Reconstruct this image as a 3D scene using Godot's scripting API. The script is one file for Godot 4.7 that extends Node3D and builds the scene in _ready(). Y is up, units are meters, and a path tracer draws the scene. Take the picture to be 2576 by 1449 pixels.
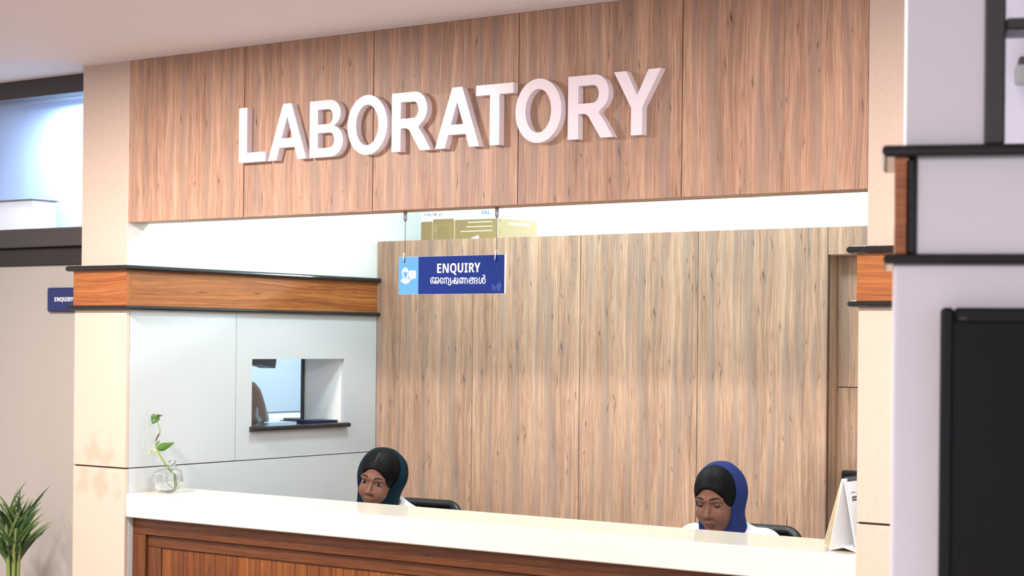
extends Node3D
# Hospital laboratory reception: x runs along the fascia, y up, z towards the lobby; metres.

const CEIL := 2.7726
const FB := 2.1652      # underside of the wooden fascia
const CT := 1.1474      # counter top
const CB := 1.0592
const ZB := -1.4331     # face of the panelling behind the counter
const T := 0.017        # thickness of the cladding on the lower walls

class Geo:
	var v := PackedVector3Array()
	var n := PackedVector3Array()
	var t := PackedVector2Array()
	var c := PackedColorArray()
	var i := PackedInt32Array()
	var col := Color.WHITE
	var mode := "v"
	var off := Vector2.ZERO
	func vert(p: Vector3, nn: Vector3, uv := Vector2.ZERO) -> int:
		v.append(p)
		n.append(nn)
		t.append(uv)
		c.append(col)
		return v.size() - 1
	func tri(a: int, b: int, d: int, out: Vector3) -> void:
		if (v[b] - v[a]).cross(v[d] - v[a]).dot(out) > 0.0:
			i.append_array([a, d, b])
		else:
			i.append_array([a, b, d])
	func uvof(p: Vector3, nn: Vector3) -> Vector2:
		var h := p.z if absf(nn.x) > 0.7 else p.x
		var w := p.z if absf(nn.y) > 0.7 else p.y
		return (Vector2(h, -w) if mode == "v" else Vector2(w, h)) + off
	func face(pts: Array, out: Vector3) -> void:
		var s := v.size()
		for p in pts:
			vert(p, out, uvof(p, out))
		for k in range(1, pts.size() - 1):
			tri(s, s + k, s + k + 1, out)
	func box(ce: Vector3, sz: Vector3, b := 0.002) -> void:
		var h := sz / 2.0
		b = minf(b, minf(h.x, minf(h.y, h.z)) * 0.9)
		for a in 3:
			for s in [-1.0, 1.0]:
				var u := (a + 1) % 3
				var w := (a + 2) % 3
				var pts := []
				for k in [[-1, -1], [1, -1], [1, 1], [-1, 1]]:
					var p := Vector3.ZERO
					p[a] = s * h[a]
					p[u] = k[0] * (h[u] - b)
					p[w] = k[1] * (h[w] - b)
					pts.append(ce + p)
				var nn := Vector3.ZERO
				nn[a] = s
				face(pts, nn)
				if b > 0.0:
					for s2 in [-1.0, 1.0]:
						var e := []
						for k in [[-1, 0], [1, 0], [1, 1], [-1, 1]]:
							var p := Vector3.ZERO
							p[w] = k[0] * (h[w] - b)
							p[a] = s * (h[a] if k[1] == 0 else h[a] - b)
							p[u] = s2 * (h[u] - b if k[1] == 0 else h[u])
							e.append(ce + p)
						var en := Vector3.ZERO
						en[a] = s
						en[u] = s2
						face(e, en.normalized())
		if b > 0.0:
			for sx in [-1.0, 1.0]:
				for sy in [-1.0, 1.0]:
					for s3 in [-1.0, 1.0]:
						var q := Vector3(sx, sy, s3)
						face([ce + q * Vector3(h.x, h.y - b, h.z - b), ce + q * Vector3(h.x - b, h.y, h.z - b), ce + q * Vector3(h.x - b, h.y - b, h.z)], q.normalized())
	func bb(x0: float, x1: float, y0: float, y1: float, z0: float, z1: float, b := 0.002) -> void:
		box(Vector3(x0 + x1, y0 + y1, z0 + z1) / 2.0, Vector3(absf(x1 - x0), absf(y1 - y0), absf(z1 - z0)), b)
	func smooth(from_i := 0) -> void:
		var seen := {}
		for k in range(from_i, i.size(), 3):
			var a := i[k]
			var b := i[k + 1]
			var d := i[k + 2]
			var f := (v[d] - v[a]).cross(v[b] - v[a])
			for q in [a, b, d]:
				if not seen.has(q):
					seen[q] = true
					n[q] = Vector3.ZERO
				n[q] += f
		for q in seen:
			n[q] = n[q].normalized()
	func tube(pts: Array, rad: Array, segs := 8, flat := 1.0) -> void:
		var si := i.size()
		var rings := []
		var prev := Vector3.ZERO
		for k in pts.size():
			var d: Vector3 = (pts[mini(k + 1, pts.size() - 1)] - pts[maxi(k - 1, 0)]).normalized()
			var a: Vector3 = prev - d * prev.dot(d)
			if a.length() < 0.01:
				a = d.cross(Vector3.UP if absf(d.y) < 0.9 else Vector3.RIGHT)
			a = a.normalized()
			prev = a
			var b := d.cross(a)
			var s := v.size()
			for j in segs:
				var an := TAU * j / segs
				var o := a * cos(an) + b * sin(an) * flat
				vert(pts[k] + o * rad[k], o, Vector2(float(j) / segs * 0.05, k * 0.02))
			rings.append(s)
		for k in pts.size() - 1:
			for j in segs:
				var j2 := (j + 1) % segs
				var o := n[rings[k] + j]
				tri(rings[k] + j, rings[k] + j2, rings[k + 1] + j2, o)
				tri(rings[k] + j, rings[k + 1] + j2, rings[k + 1] + j, o)
		for e in [0, pts.size() - 1]:
			var d: Vector3 = (pts[1] - pts[0]) if e else (pts[0] - pts[1])
			if e:
				d = pts[e] - pts[e - 1]
			var m := vert(pts[e], d.normalized())
			for j in segs:
				tri(m, rings[e] + j, rings[e] + (j + 1) % segs, d)
		smooth(si)
	func lathe(prof: Array, segs: int, ce: Vector3, lean := Vector3.ZERO, y0 := 0.0, y1 := 1.0) -> void:
		# prof: points (radius, height); lean shifts the rings sideways with height
		var si := i.size()
		var s := v.size()
		for p in prof:
			var f := smoothstep(y0, y1, p.y)
			for j in segs:
				var an := TAU * j / segs
				vert(ce + lean * f + Vector3(p.x * cos(an), p.y, p.x * sin(an)), Vector3.UP, Vector2(float(j) / segs, p.y))
		for k in prof.size() - 1:
			var e: Vector2 = prof[k + 1] - prof[k]
			for j in segs:
				var j2 := (j + 1) % segs
				var an := TAU * (j + 0.5) / segs
				var out := Vector3(e.y * cos(an), -e.x, e.y * sin(an))
				var a := s + k * segs
				tri(a + j, a + j2, a + segs + j2, out)
				tri(a + j, a + segs + j2, a + segs + j, out)
		smooth(si)
	func mould(path: Array, prof: Array, closed := true) -> void:
		# sweeps the profile (out, height) along a path of (x, z) corners with mitred joints
		var cnt := path.size()
		var miter := []
		for k in cnt:
			var d0: Vector2 = (path[k] - path[maxi(k - 1, 0)]) if k > 0 else (path[1] - path[0])
			var d1: Vector2 = (path[mini(k + 1, cnt - 1)] - path[k]) if k < cnt - 1 else d0
			var o0 := Vector2(-d0.y, d0.x).normalized()
			var o1 := Vector2(-d1.y, d1.x).normalized()
			var m := (o0 + o1).normalized()
			miter.append(m / maxf(m.dot(o0), 0.2))
		var run := 0.0
		var area := 0.0
		for j in prof.size():
			var p: Vector2 = prof[j]
			var q: Vector2 = prof[(j + 1) % prof.size()]
			area += p.x * q.y - q.x * p.y
		for k in cnt - 1:
			var d: Vector2 = path[k + 1] - path[k]
			var o := Vector2(-d.y, d.x).normalized()
			for j in (prof.size() if closed else prof.size() - 1):
				var p: Vector2 = prof[j]
				var q: Vector2 = prof[(j + 1) % prof.size()]
				var en := Vector2(q.y - p.y, p.x - q.x).normalized() * signf(area)
				var s := v.size()
				for e in [[p, k, run], [q, k, run], [q, k + 1, run + d.length()], [p, k + 1, run + d.length()]]:
					var at: Vector2 = path[e[1]] + miter[e[1]] * e[0].x
					vert(Vector3(at.x, e[0].y, at.y), Vector3(o.x * en.x, en.y, o.y * en.x), Vector2(e[0].y + e[0].x, e[2]) + off)
				var out := n[s]
				tri(s, s + 1, s + 2, out)
				tri(s, s + 2, s + 3, out)
			run += d.length()
		for k in [0, cnt - 1]:
			var d: Vector2 = (path[0] - path[1]) if k == 0 else (path[k] - path[k - 1])
			var pts := []
			for p in prof:
				var at: Vector2 = path[k] + miter[k] * p.x
				pts.append(Vector3(at.x, p.y, at.y))
			face(pts, Vector3(d.x, 0, d.y).normalized())
	func sheet(rows: Array, out: Vector3) -> void:
		# a smooth patch over a grid of points
		var si := i.size()
		var s := v.size()
		var w: int = rows[0].size()
		for a in rows.size():
			for b in w:
				vert(rows[a][b], out, Vector2(float(b) / (w - 1), float(a) / (rows.size() - 1)))
		for a in rows.size() - 1:
			for b in w - 1:
				var k := s + a * w + b
				tri(k, k + 1, k + w + 1, out)
				tri(k, k + w + 1, k + w, out)
		smooth(si)
	func mesh() -> ArrayMesh:
		var arr := []
		arr.resize(Mesh.ARRAY_MAX)
		arr[Mesh.ARRAY_VERTEX] = v
		arr[Mesh.ARRAY_NORMAL] = n
		arr[Mesh.ARRAY_TEX_UV] = t
		arr[Mesh.ARRAY_COLOR] = c
		arr[Mesh.ARRAY_INDEX] = i
		var m := ArrayMesh.new()
		m.add_surface_from_arrays(Mesh.PRIMITIVE_TRIANGLES, arr)
		return m

var M := {}
var rng := RandomNumberGenerator.new()
var taken := {}

# ---------------------------------------------------------------- small helpers
func numbered(called: String) -> String:
	var k: int = taken.get(called, 0)
	taken[called] = k + 1
	return called if k == 0 else "%s_%03d" % [called, k]

func tag(o: Node, label: String, category: String, group := "") -> void:
	o.set_meta("label", label)
	o.set_meta("category", category)
	if group:
		o.set_meta("group", group)

func put(called: String, m: Mesh, material: Material, parent: Node = null) -> MeshInstance3D:
	var o := MeshInstance3D.new()
	o.name = numbered(called) if parent == null else called
	o.mesh = m
	o.material_override = material
	(parent if parent else self).add_child(o, true)
	return o

func obj(called: String, g: Geo, material: Material, parent: Node = null) -> MeshInstance3D:
	return put(called, g.mesh(), material, parent)

func struct(called: String, g: Geo, material: Material) -> MeshInstance3D:
	var o := obj(called, g, material)
	o.set_meta("kind", "structure")
	return o

func thing(called: String, label: String, category: String, at := Vector3.ZERO, turn := 0.0, group := "") -> Node3D:
	var o := Node3D.new()
	o.name = numbered(called)
	add_child(o)
	o.position = at
	o.rotation.y = turn
	tag(o, label, category, group)
	return o

func boxgeo(x0: float, x1: float, y0: float, y1: float, z0: float, z1: float, b := 0.002, mode := "v", off := Vector2.ZERO) -> Geo:
	var g := Geo.new()
	g.mode = mode
	g.off = off
	g.bb(x0, x1, y0, y1, z0, z1, b)
	return g

func mat(col: Color, rough := 0.6, metal := 0.0) -> StandardMaterial3D:
	var m := StandardMaterial3D.new()
	m.albedo_color = col
	m.roughness = rough
	m.metallic = metal
	return m

func c8(r: int, g: int, b: int) -> Color:
	return Color(r / 255.0, g / 255.0, b / 255.0)

func noise(sd: int) -> FastNoiseLite:
	var f := FastNoiseLite.new()
	f.seed = sd
	f.noise_type = FastNoiseLite.TYPE_SIMPLEX_SMOOTH
	f.frequency = 1.0
	f.fractal_type = FastNoiseLite.FRACTAL_NONE
	return f

func tex(w: int, h: int, data: PackedByteArray) -> ImageTexture:
	return ImageTexture.create_from_image(Image.create_from_data(w, h, false, Image.FORMAT_RGB8, data))

# wood grain along v: streaks, fine pores and short dark checks
func wood_texture(w: int, h: int, sd: int, dark: Color, mid: Color, light: Color, grey: Color, broad: float, checks: int, contrast: float, wav: float) -> ImageTexture:
	var na := noise(sd)
	var nb := noise(sd + 7)
	var data := PackedByteArray()
	data.resize(w * h * 3)
	var r := RandomNumberGenerator.new()
	r.seed = sd
	var k := 0
	for y in h:
		for x in w:
			var xw := x + wav * na.get_noise_2d(x * 0.005, y * 0.0022)
			var b1 := na.get_noise_2d(xw * broad, y * 0.0012)
			var b2 := nb.get_noise_2d(xw * broad * 4.2, y * 0.0014 + 40.0)
			var b3 := na.get_noise_2d(xw * 0.21 + 90.0, y * 0.0034)
			var b4 := nb.get_noise_2d(xw * 0.44, y * 0.012)
			var val := 0.5 + contrast * (0.13 * b1 + 0.15 * b2 + 0.21 * b3 + 0.19 * b4)
			var cl := dark.lerp(mid, clampf(val * 2.0, 0, 1)) if val < 0.5 else mid.lerp(light, clampf(val * 2.0 - 1.0, 0, 1))
			cl = cl.lerp(grey, clampf(nb.get_noise_2d(xw * broad * 1.9 + 300.0, y * 0.0011) * 0.9, 0.0, 0.50))
			data[k] = int(clampf(cl.r, 0, 1) * 255.0)
			data[k + 1] = int(clampf(cl.g, 0, 1) * 255.0)
			data[k + 2] = int(clampf(cl.b, 0, 1) * 255.0)
			k += 3
	for q in checks:
		var cx := r.randf() * w
		var cy := r.randf() * h
		var ln := r.randf_range(5.0, 34.0)
		var wd := r.randf_range(0.8, 2.6)
		var st := r.randf_range(0.35, 0.75)
		for yy in range(int(cy - ln), int(cy + ln)):
			var f := 1.0 - absf(yy - cy) / ln
			for xx in range(int(cx - wd - 1), int(cx + wd + 2)):
				if xx < 0 or yy < 0 or xx >= w or yy >= h:
					continue
				var d := absf(xx - cx - 2.0 * sin(yy * 0.11)) / (wd * f + 0.3)
				var a := st * clampf(1.5 - d, 0.0, 1.0) * sqrt(f)
				if a > 0.0:
					var p := (yy * w + xx) * 3
					for ch in 3:
						data[p + ch] = int(data[p + ch] * (1.0 - a) + a * data[p + ch] * 0.35)
	return tex(w, h, data)

func speckle(w: int, sd: int, a: Color, b: Color, fine: float) -> ImageTexture:
	var nn := noise(sd)
	var data := PackedByteArray()
	data.resize(w * w * 3)
	var k := 0
	for y in w:
		for x in w:
			var f := clampf(0.5 + 0.6 * nn.get_noise_2d(x * fine, y * fine) * (0.6 + 0.4 * nn.get_noise_2d(x * 0.03 + 50.0, y * 0.03)), 0, 1)
			var cl := a.lerp(b, f * f)
			data[k] = int(cl.r * 255.0)
			data[k + 1] = int(cl.g * 255.0)
			data[k + 2] = int(cl.b * 255.0)
			k += 3
	return tex(w, w, data)

# cream cladding with brown handling marks beside the joint
func stain_texture(part: int) -> ImageTexture:
	var nn := noise(91 + part)
	var data := PackedByteArray()
	data.resize(128 * 256 * 3)
	var k := 0
	for y in 256:
		for x in 128:
			var p := Vector2(x / 128.0 * 0.32, y / 256.0 * 0.64)
			var d := Vector2((p.x - 0.16) / 0.10, (p.y - (0.545 if part == 0 else 0.055)) / 0.055).length() + 0.9 * nn.get_noise_2d(x * 0.035, y * 0.03) + 0.35 * nn.get_noise_2d(x * 0.16, y * 0.16)
			var a := clampf(1.25 - d, 0.0, 1.0) * (0.75 + 0.35 * nn.get_noise_2d(x * 0.5, y * 0.5))
			var cl := Color(1, 0.993, 0.985).lerp(Color(0.80, 0.70, 0.60), clampf(a, 0, 1) * 0.32)
			data[k] = int(cl.r * 255.0)
			data[k + 1] = int(cl.g * 255.0)
			data[k + 2] = int(cl.b * 255.0)
			k += 3
	return tex(128, 256, data)

# ---- flat print
func dab(im: Image, x: float, y: float, r: float, col: Color) -> void:
	for yy in range(maxi(0, int(y - r - 1)), mini(im.get_height(), int(y + r + 2))):
		for xx in range(maxi(0, int(x - r - 1)), mini(im.get_width(), int(x + r + 2))):
			var a := clampf(r + 0.5 - Vector2(xx + 0.5 - x, yy + 0.5 - y).length(), 0, 1)
			if a > 0.0:
				im.set_pixel(xx, yy, im.get_pixel(xx, yy).lerp(col, a * col.a))

func stroke(im: Image, pts: Array, r: float, col: Color) -> void:
	for k in pts.size() - 1:
		var a: Vector2 = pts[k]
		var b: Vector2 = pts[k + 1]
		var steps := maxi(1, int(a.distance_to(b) / maxf(1.0, r * 0.4)))
		for s in steps + 1:
			var p := a.lerp(b, float(s) / steps)
			dab(im, p.x, p.y, r, col)

func curve(pts: Array, per := 6) -> Array:
	var out := []
	for k in pts.size() - 1:
		var p0 = pts[maxi(k - 1, 0)]
		var p3 = pts[mini(k + 2, pts.size() - 1)]
		for s in per:
			out.append(pts[k].cubic_interpolate(pts[k + 1], p0, p3, float(s) / per))
	out.append(pts[-1])
	return out

func fill_poly(im: Image, pts: PackedVector2Array, col: Color) -> void:
	var lo := pts[0]
	var hi := pts[0]
	for p in pts:
		lo = lo.min(p)
		hi = hi.max(p)
	for yy in range(maxi(0, int(lo.y)), mini(im.get_height(), int(hi.y) + 1)):
		for xx in range(maxi(0, int(lo.x)), mini(im.get_width(), int(hi.x) + 1)):
			if Geometry2D.is_point_in_polygon(Vector2(xx + 0.5, yy + 0.5), pts):
				im.set_pixel(xx, yy, col)

func oval(cx: float, cy: float, rx: float, ry: float, a0 := 0.0, a1 := 360.0, steps := 28) -> PackedVector2Array:
	var out := PackedVector2Array()
	for k in steps + (0 if absf(a1 - a0) >= 360.0 else 1):
		var a := deg_to_rad(lerpf(a0, a1, float(k) / steps))
		out.append(Vector2(cx + rx * cos(a), cy + ry * sin(a)))
	return out

func text_mesh(txt: String, height: float, width: float, bold := true, depth := 0.0006) -> TextMesh:
	var tm := TextMesh.new()
	var f := SystemFont.new()
	f.font_names = PackedStringArray(["Droid Sans"])
	f.font_weight = 700 if bold else 400
	tm.font = f
	tm.text = txt
	tm.font_size = 64
	tm.pixel_size = 0.001
	tm.depth = depth
	tm.curve_step = 1.0
	return tm

# lettering of a given cap height and width, centred at a point of a face that looks along +z of the parent
func lettering(called: String, txt: String, at: Vector3, cap: float, width: float, material: Material, parent: Node, spin := 0.0, bold := true) -> void:
	var tm := text_mesh(txt, cap, width, bold)
	var s := tm.get_aabb().size
	var o := put(called, tm, material, parent)
	var tall := 64.0 * 0.001 * 0.714
	o.transform = Transform3D(Basis(Vector3.BACK, spin) * Basis.from_scale(Vector3(width / maxf(s.x, 0.001), cap / tall, 1.0)), at)

# ---------------------------------------------------------------- surface nets
func nets(g: Geo, f: Callable, lo: Vector3, hi: Vector3, h: float, xf := Transform3D(), colf = null) -> void:
	var B := 4
	var bn := Vector3i(ceili((hi.x - lo.x) / (h * B)), ceili((hi.y - lo.y) / (h * B)), ceili((hi.z - lo.z) / (h * B)))
	var nx := bn.x * B + 1
	var ny := bn.y * B + 1
	var nz := bn.z * B + 1
	var vals := PackedFloat32Array()
	vals.resize(nx * ny * nz)
	var done := PackedByteArray()
	done.resize(nx * ny * nz)
	var near := []
	for bz in bn.z:
		for by in bn.y:
			for bx in bn.x:
				var d: float = f.call(lo + Vector3(bx + 0.5, by + 0.5, bz + 0.5) * h * B)
				if absf(d) < B * h * 1.25:
					near.append(Vector3i(bx, by, bz) * B)
					for z in range(bz * B, bz * B + B + 1):
						for y in range(by * B, by * B + B + 1):
							for x in range(bx * B, bx * B + B + 1):
								var k := (z * ny + y) * nx + x
								if done[k] != 2:
									done[k] = 2
									vals[k] = f.call(lo + Vector3(x, y, z) * h)
				else:
					for z in range(bz * B, bz * B + B + 1):
						for y in range(by * B, by * B + B + 1):
							for x in range(bx * B, bx * B + B + 1):
								var k := (z * ny + y) * nx + x
								if done[k] == 0:
									done[k] = 1
									vals[k] = d
	var step := [1, nx, nx * ny]
	var ids := {}
	var si := g.i.size()
	var cells := []
	for b in near:
		for z in range(b.z, b.z + B):
			for y in range(b.y, b.y + B):
				for x in range(b.x, b.x + B):
					var k := (z * ny + y) * nx + x
					var s := 0
					for e in 8:
						if vals[k + (e & 1) + ((e >> 1) & 1) * nx + (e >> 2) * nx * ny] < 0.0:
							s += 1
					if s == 0 or s == 8:
						continue
					var sum := Vector3.ZERO
					var cnt := 0
					for e in 8:
						var ka := k + (e & 1) + ((e >> 1) & 1) * nx + (e >> 2) * nx * ny
						for ax in 3:
							if (e >> ax) & 1:
								continue
							var va := vals[ka]
							var vb := vals[ka + step[ax]]
							if (va < 0.0) != (vb < 0.0):
								var p := Vector3(e & 1, (e >> 1) & 1, e >> 2)
								p[ax] += va / (va - vb)
								sum += p
								cnt += 1
					var q := lo + (Vector3(x, y, z) + sum / cnt) * h
					if colf != null:
						g.col = colf.call(q)
					ids[k] = g.vert(xf * q, Vector3.UP, Vector2(q.x, q.y))
					cells.append(k)
	for k in cells:
		for ax in 3:
			# the edge from this cell's lowest corner along ax, shared by four cells
			var va := vals[k]
			var vb := vals[k + step[ax]]
			if (va < 0.0) == (vb < 0.0):
				continue
			var u: int = step[(ax + 1) % 3]
			var w: int = step[(ax + 2) % 3]
			if ids.has(k - u) and ids.has(k - w) and ids.has(k - u - w):
				var out := Vector3.ZERO
				out[ax] = 1.0 if va < 0.0 else -1.0
				out = xf.basis * out
				g.tri(ids[k], ids[k - u], ids[k - u - w], out)
				g.tri(ids[k], ids[k - u - w], ids[k - w], out)
	g.smooth(si)

func smin(a: float, b: float, k: float) -> float:
	var h := clampf(0.5 + 0.5 * (b - a) / k, 0.0, 1.0)
	return lerpf(b, a, h) - k * h * (1.0 - h)

func smax(a: float, b: float, k: float) -> float:
	return -smin(-a, -b, k)

func ell(p: Vector3, c: Vector3, r: Vector3) -> float:
	var q := (p - c) / r
	var k := q.length()
	var g := (q / r).length()
	return k * (k - 1.0) / g if g > 0.0001 else -minf(r.x, minf(r.y, r.z))

func cap(p: Vector3, a: Vector3, b: Vector3, ra: float, rb: float) -> float:
	var d := b - a
	var f := clampf((p - a).dot(d) / d.dot(d), 0.0, 1.0)
	return p.distance_to(a + d * f) - lerpf(ra, rb, f)

# ---------------------------------------------------------------- people
func head_sdf(p: Vector3) -> float:
	var q := Vector3(absf(p.x), p.y, p.z)
	var d := ell(p, Vector3(0, 0.035, -0.012), Vector3(0.072, 0.083, 0.090))
	d = smin(d, ell(p, Vector3(0, -0.035, 0.022), Vector3(0.058, 0.080, 0.066)), 0.03)
	d = smin(d, p.distance_to(Vector3(0, -0.094, 0.066)) - 0.016, 0.03)
	d = smin(d, cap(p, Vector3(0, -0.08, -0.02), Vector3(0, -0.21, -0.045), 0.046, 0.05), 0.02)
	if p.z > 0.03:
		d = smin(d, q.distance_to(Vector3(0.034, -0.030, 0.064)) - 0.020, 0.03)
		d = smin(d, cap(q, Vector3(0.010, 0.029, 0.082), Vector3(0.044, 0.027, 0.068), 0.007, 0.007), 0.018)
		d = smax(d, -ell(q, Vector3(0.031, 0.010, 0.097), Vector3(0.019, 0.011, 0.019)), 0.010)
		d = smin(d, cap(p, Vector3(0, 0.012, 0.081), Vector3(0, -0.023, 0.1000), 0.006, 0.0095), 0.009)
		d = smin(d, q.distance_to(Vector3(0.0115, -0.027, 0.091)) - 0.0075, 0.006)
		d = smin(d, ell(p, Vector3(0, -0.0535, 0.086), Vector3(0.022, 0.006, 0.010)), 0.006)
		d = smin(d, ell(p, Vector3(0, -0.0635, 0.085), Vector3(0.018, 0.007, 0.010)), 0.006)
		d = smax(d, -ell(p, Vector3(0, -0.0583, 0.099), Vector3(0.023, 0.0018, 0.007)), 0.002)
	else:
		d = smin(d, ell(q, Vector3(0.073, 0.0, -0.012), Vector3(0.008, 0.030, 0.018)), 0.008)
	return d

var skin := Color(0.175, 0.086, 0.055)
func head_color(p: Vector3) -> Color:
	var lips := Vector2(p.x / 0.023, (p.y + 0.0585) / 0.0115).length()
	if p.z > 0.07 and lips < 1.0:
		return Color(0.125, 0.052, 0.042)
	return skin

func hand_sdf(p: Vector3) -> float:
	# palm down, fingers along +z, thumb towards +x
	var d := ell(p, Vector3(0, 0, 0.045), Vector3(0.041, 0.014, 0.050))
	d = smin(d, cap(p, Vector3(0, 0, -0.03), Vector3(0, 0, 0.02), 0.025, 0.026), 0.02)
	var ln := [0.060, 0.072, 0.078, 0.070]
	for k in 4:
		var x := -0.031 + 0.0205 * k
		var a := Vector3(x, 0.002, 0.080)
		var b := Vector3(x * 1.12, 0.003, 0.080 + ln[k] * 0.5)
		var e := Vector3(x * 1.15, -0.014, 0.080 + ln[k] * 0.92)
		d = minf(d, minf(cap(p, a, b, 0.0092, 0.0085), cap(p, b, e, 0.0085, 0.0072)))
	var t := smin(cap(p, Vector3(0.028, -0.003, 0.020), Vector3(0.052, -0.006, 0.055), 0.013, 0.010), cap(p, Vector3(0.052, -0.006, 0.055), Vector3(0.056, -0.010, 0.086), 0.0095, 0.008), 0.006)
	return smin(d, t, 0.008)

func limbs(p: Vector3) -> float:
	var q := Vector3(absf(p.x), p.y, p.z)
	var d := cap(q, Vector3(0.142, 0.998, 0.01), Vector3(0.205, 0.80, 0.08), 0.046, 0.039)
	return smin(d, cap(q, Vector3(0.205, 0.80, 0.08), Vector3(0.10, 0.795, 0.285), 0.037, 0.026), 0.02)

func torso(p: Vector3) -> float:
	var d := ell(p, Vector3(0, 0.85, 0.0), Vector3(0.150, 0.22, 0.105))
	d = smin(d, ell(p, Vector3(0, 0.56, -0.01), Vector3(0.17, 0.13, 0.13)), 0.08)
	d = smin(d, cap(p, Vector3(-0.125, 1.010, 0.0), Vector3(0.125, 1.010, 0.0), 0.050, 0.050), 0.05)
	return smin(d, cap(p, Vector3(0, 1.00, 0.0), Vector3(0, 1.10, 0.045), 0.056, 0.048), 0.04)

func legs(p: Vector3) -> float:
	var q := Vector3(absf(p.x), p.y, p.z)
	var d := cap(q, Vector3(0.085, 0.535, 0.0), Vector3(0.10, 0.51, 0.36), 0.078, 0.056)
	d = smin(d, cap(q, Vector3(0.10, 0.51, 0.36), Vector3(0.10, 0.09, 0.33), 0.054, 0.036), 0.03)
	return smin(d, cap(q, Vector3(0.10, 0.05, 0.32), Vector3(0.105, 0.04, 0.45), 0.036, 0.028), 0.02)

var edge_at := 0.0
var cape_w := 0.11
var edge_slope := 0.0
var scarf_r := Vector3.ONE
var fold_noise: FastNoiseLite

func hair_sdf(p: Vector3) -> float:
	var d := ell(p, Vector3(0, 0.036, -0.012), Vector3(0.082, 0.092, 0.098))
	d = smin(d, cap(p, Vector3(0, -0.02, -0.05), Vector3(0, -0.10, -0.055), 0.06, 0.045), 0.03)
	d += 0.0004 * sin(p.x * 520.0 + p.z * 90.0)
	return smax(d, -ell(p, Vector3(0, -0.034, 0.092), Vector3(0.068, 0.104, 0.088)), 0.006)

func scarf_sdf(p: Vector3) -> float:
	var fold := 0.0040 * fold_noise.get_noise_3d(p.x * 16.0, p.y * 9.0 + p.z * 8.0, p.z * 12.0)
	var d := ell(p, Vector3(0, 0.024, -0.028), scarf_r)
	d = smin(d, cap(p, Vector3(0, 0.0, -0.025), Vector3(0, -0.110, -0.010), scarf_r.x - 0.003, 0.083), 0.02) + fold
	# the front edge runs over the head and down before the ears
	d = smax(d, (p.z - edge_at + edge_slope * p.y) / sqrt(1.0 + edge_slope * edge_slope), 0.006)
	var w := cap(p, Vector3(0, -0.118, -0.022), Vector3(0, -0.160, -0.03), 0.076, 0.086)
	w = smin(w, ell(p, Vector3(0, -0.180, -0.005), Vector3(cape_w, 0.050, cape_w - 0.01)), 0.04)
	w += fold + 0.0025 * sin(p.y * 150.0 + p.z * 110.0 + absf(p.x) * 60.0)
	return smin(d, w, 0.02)

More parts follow.
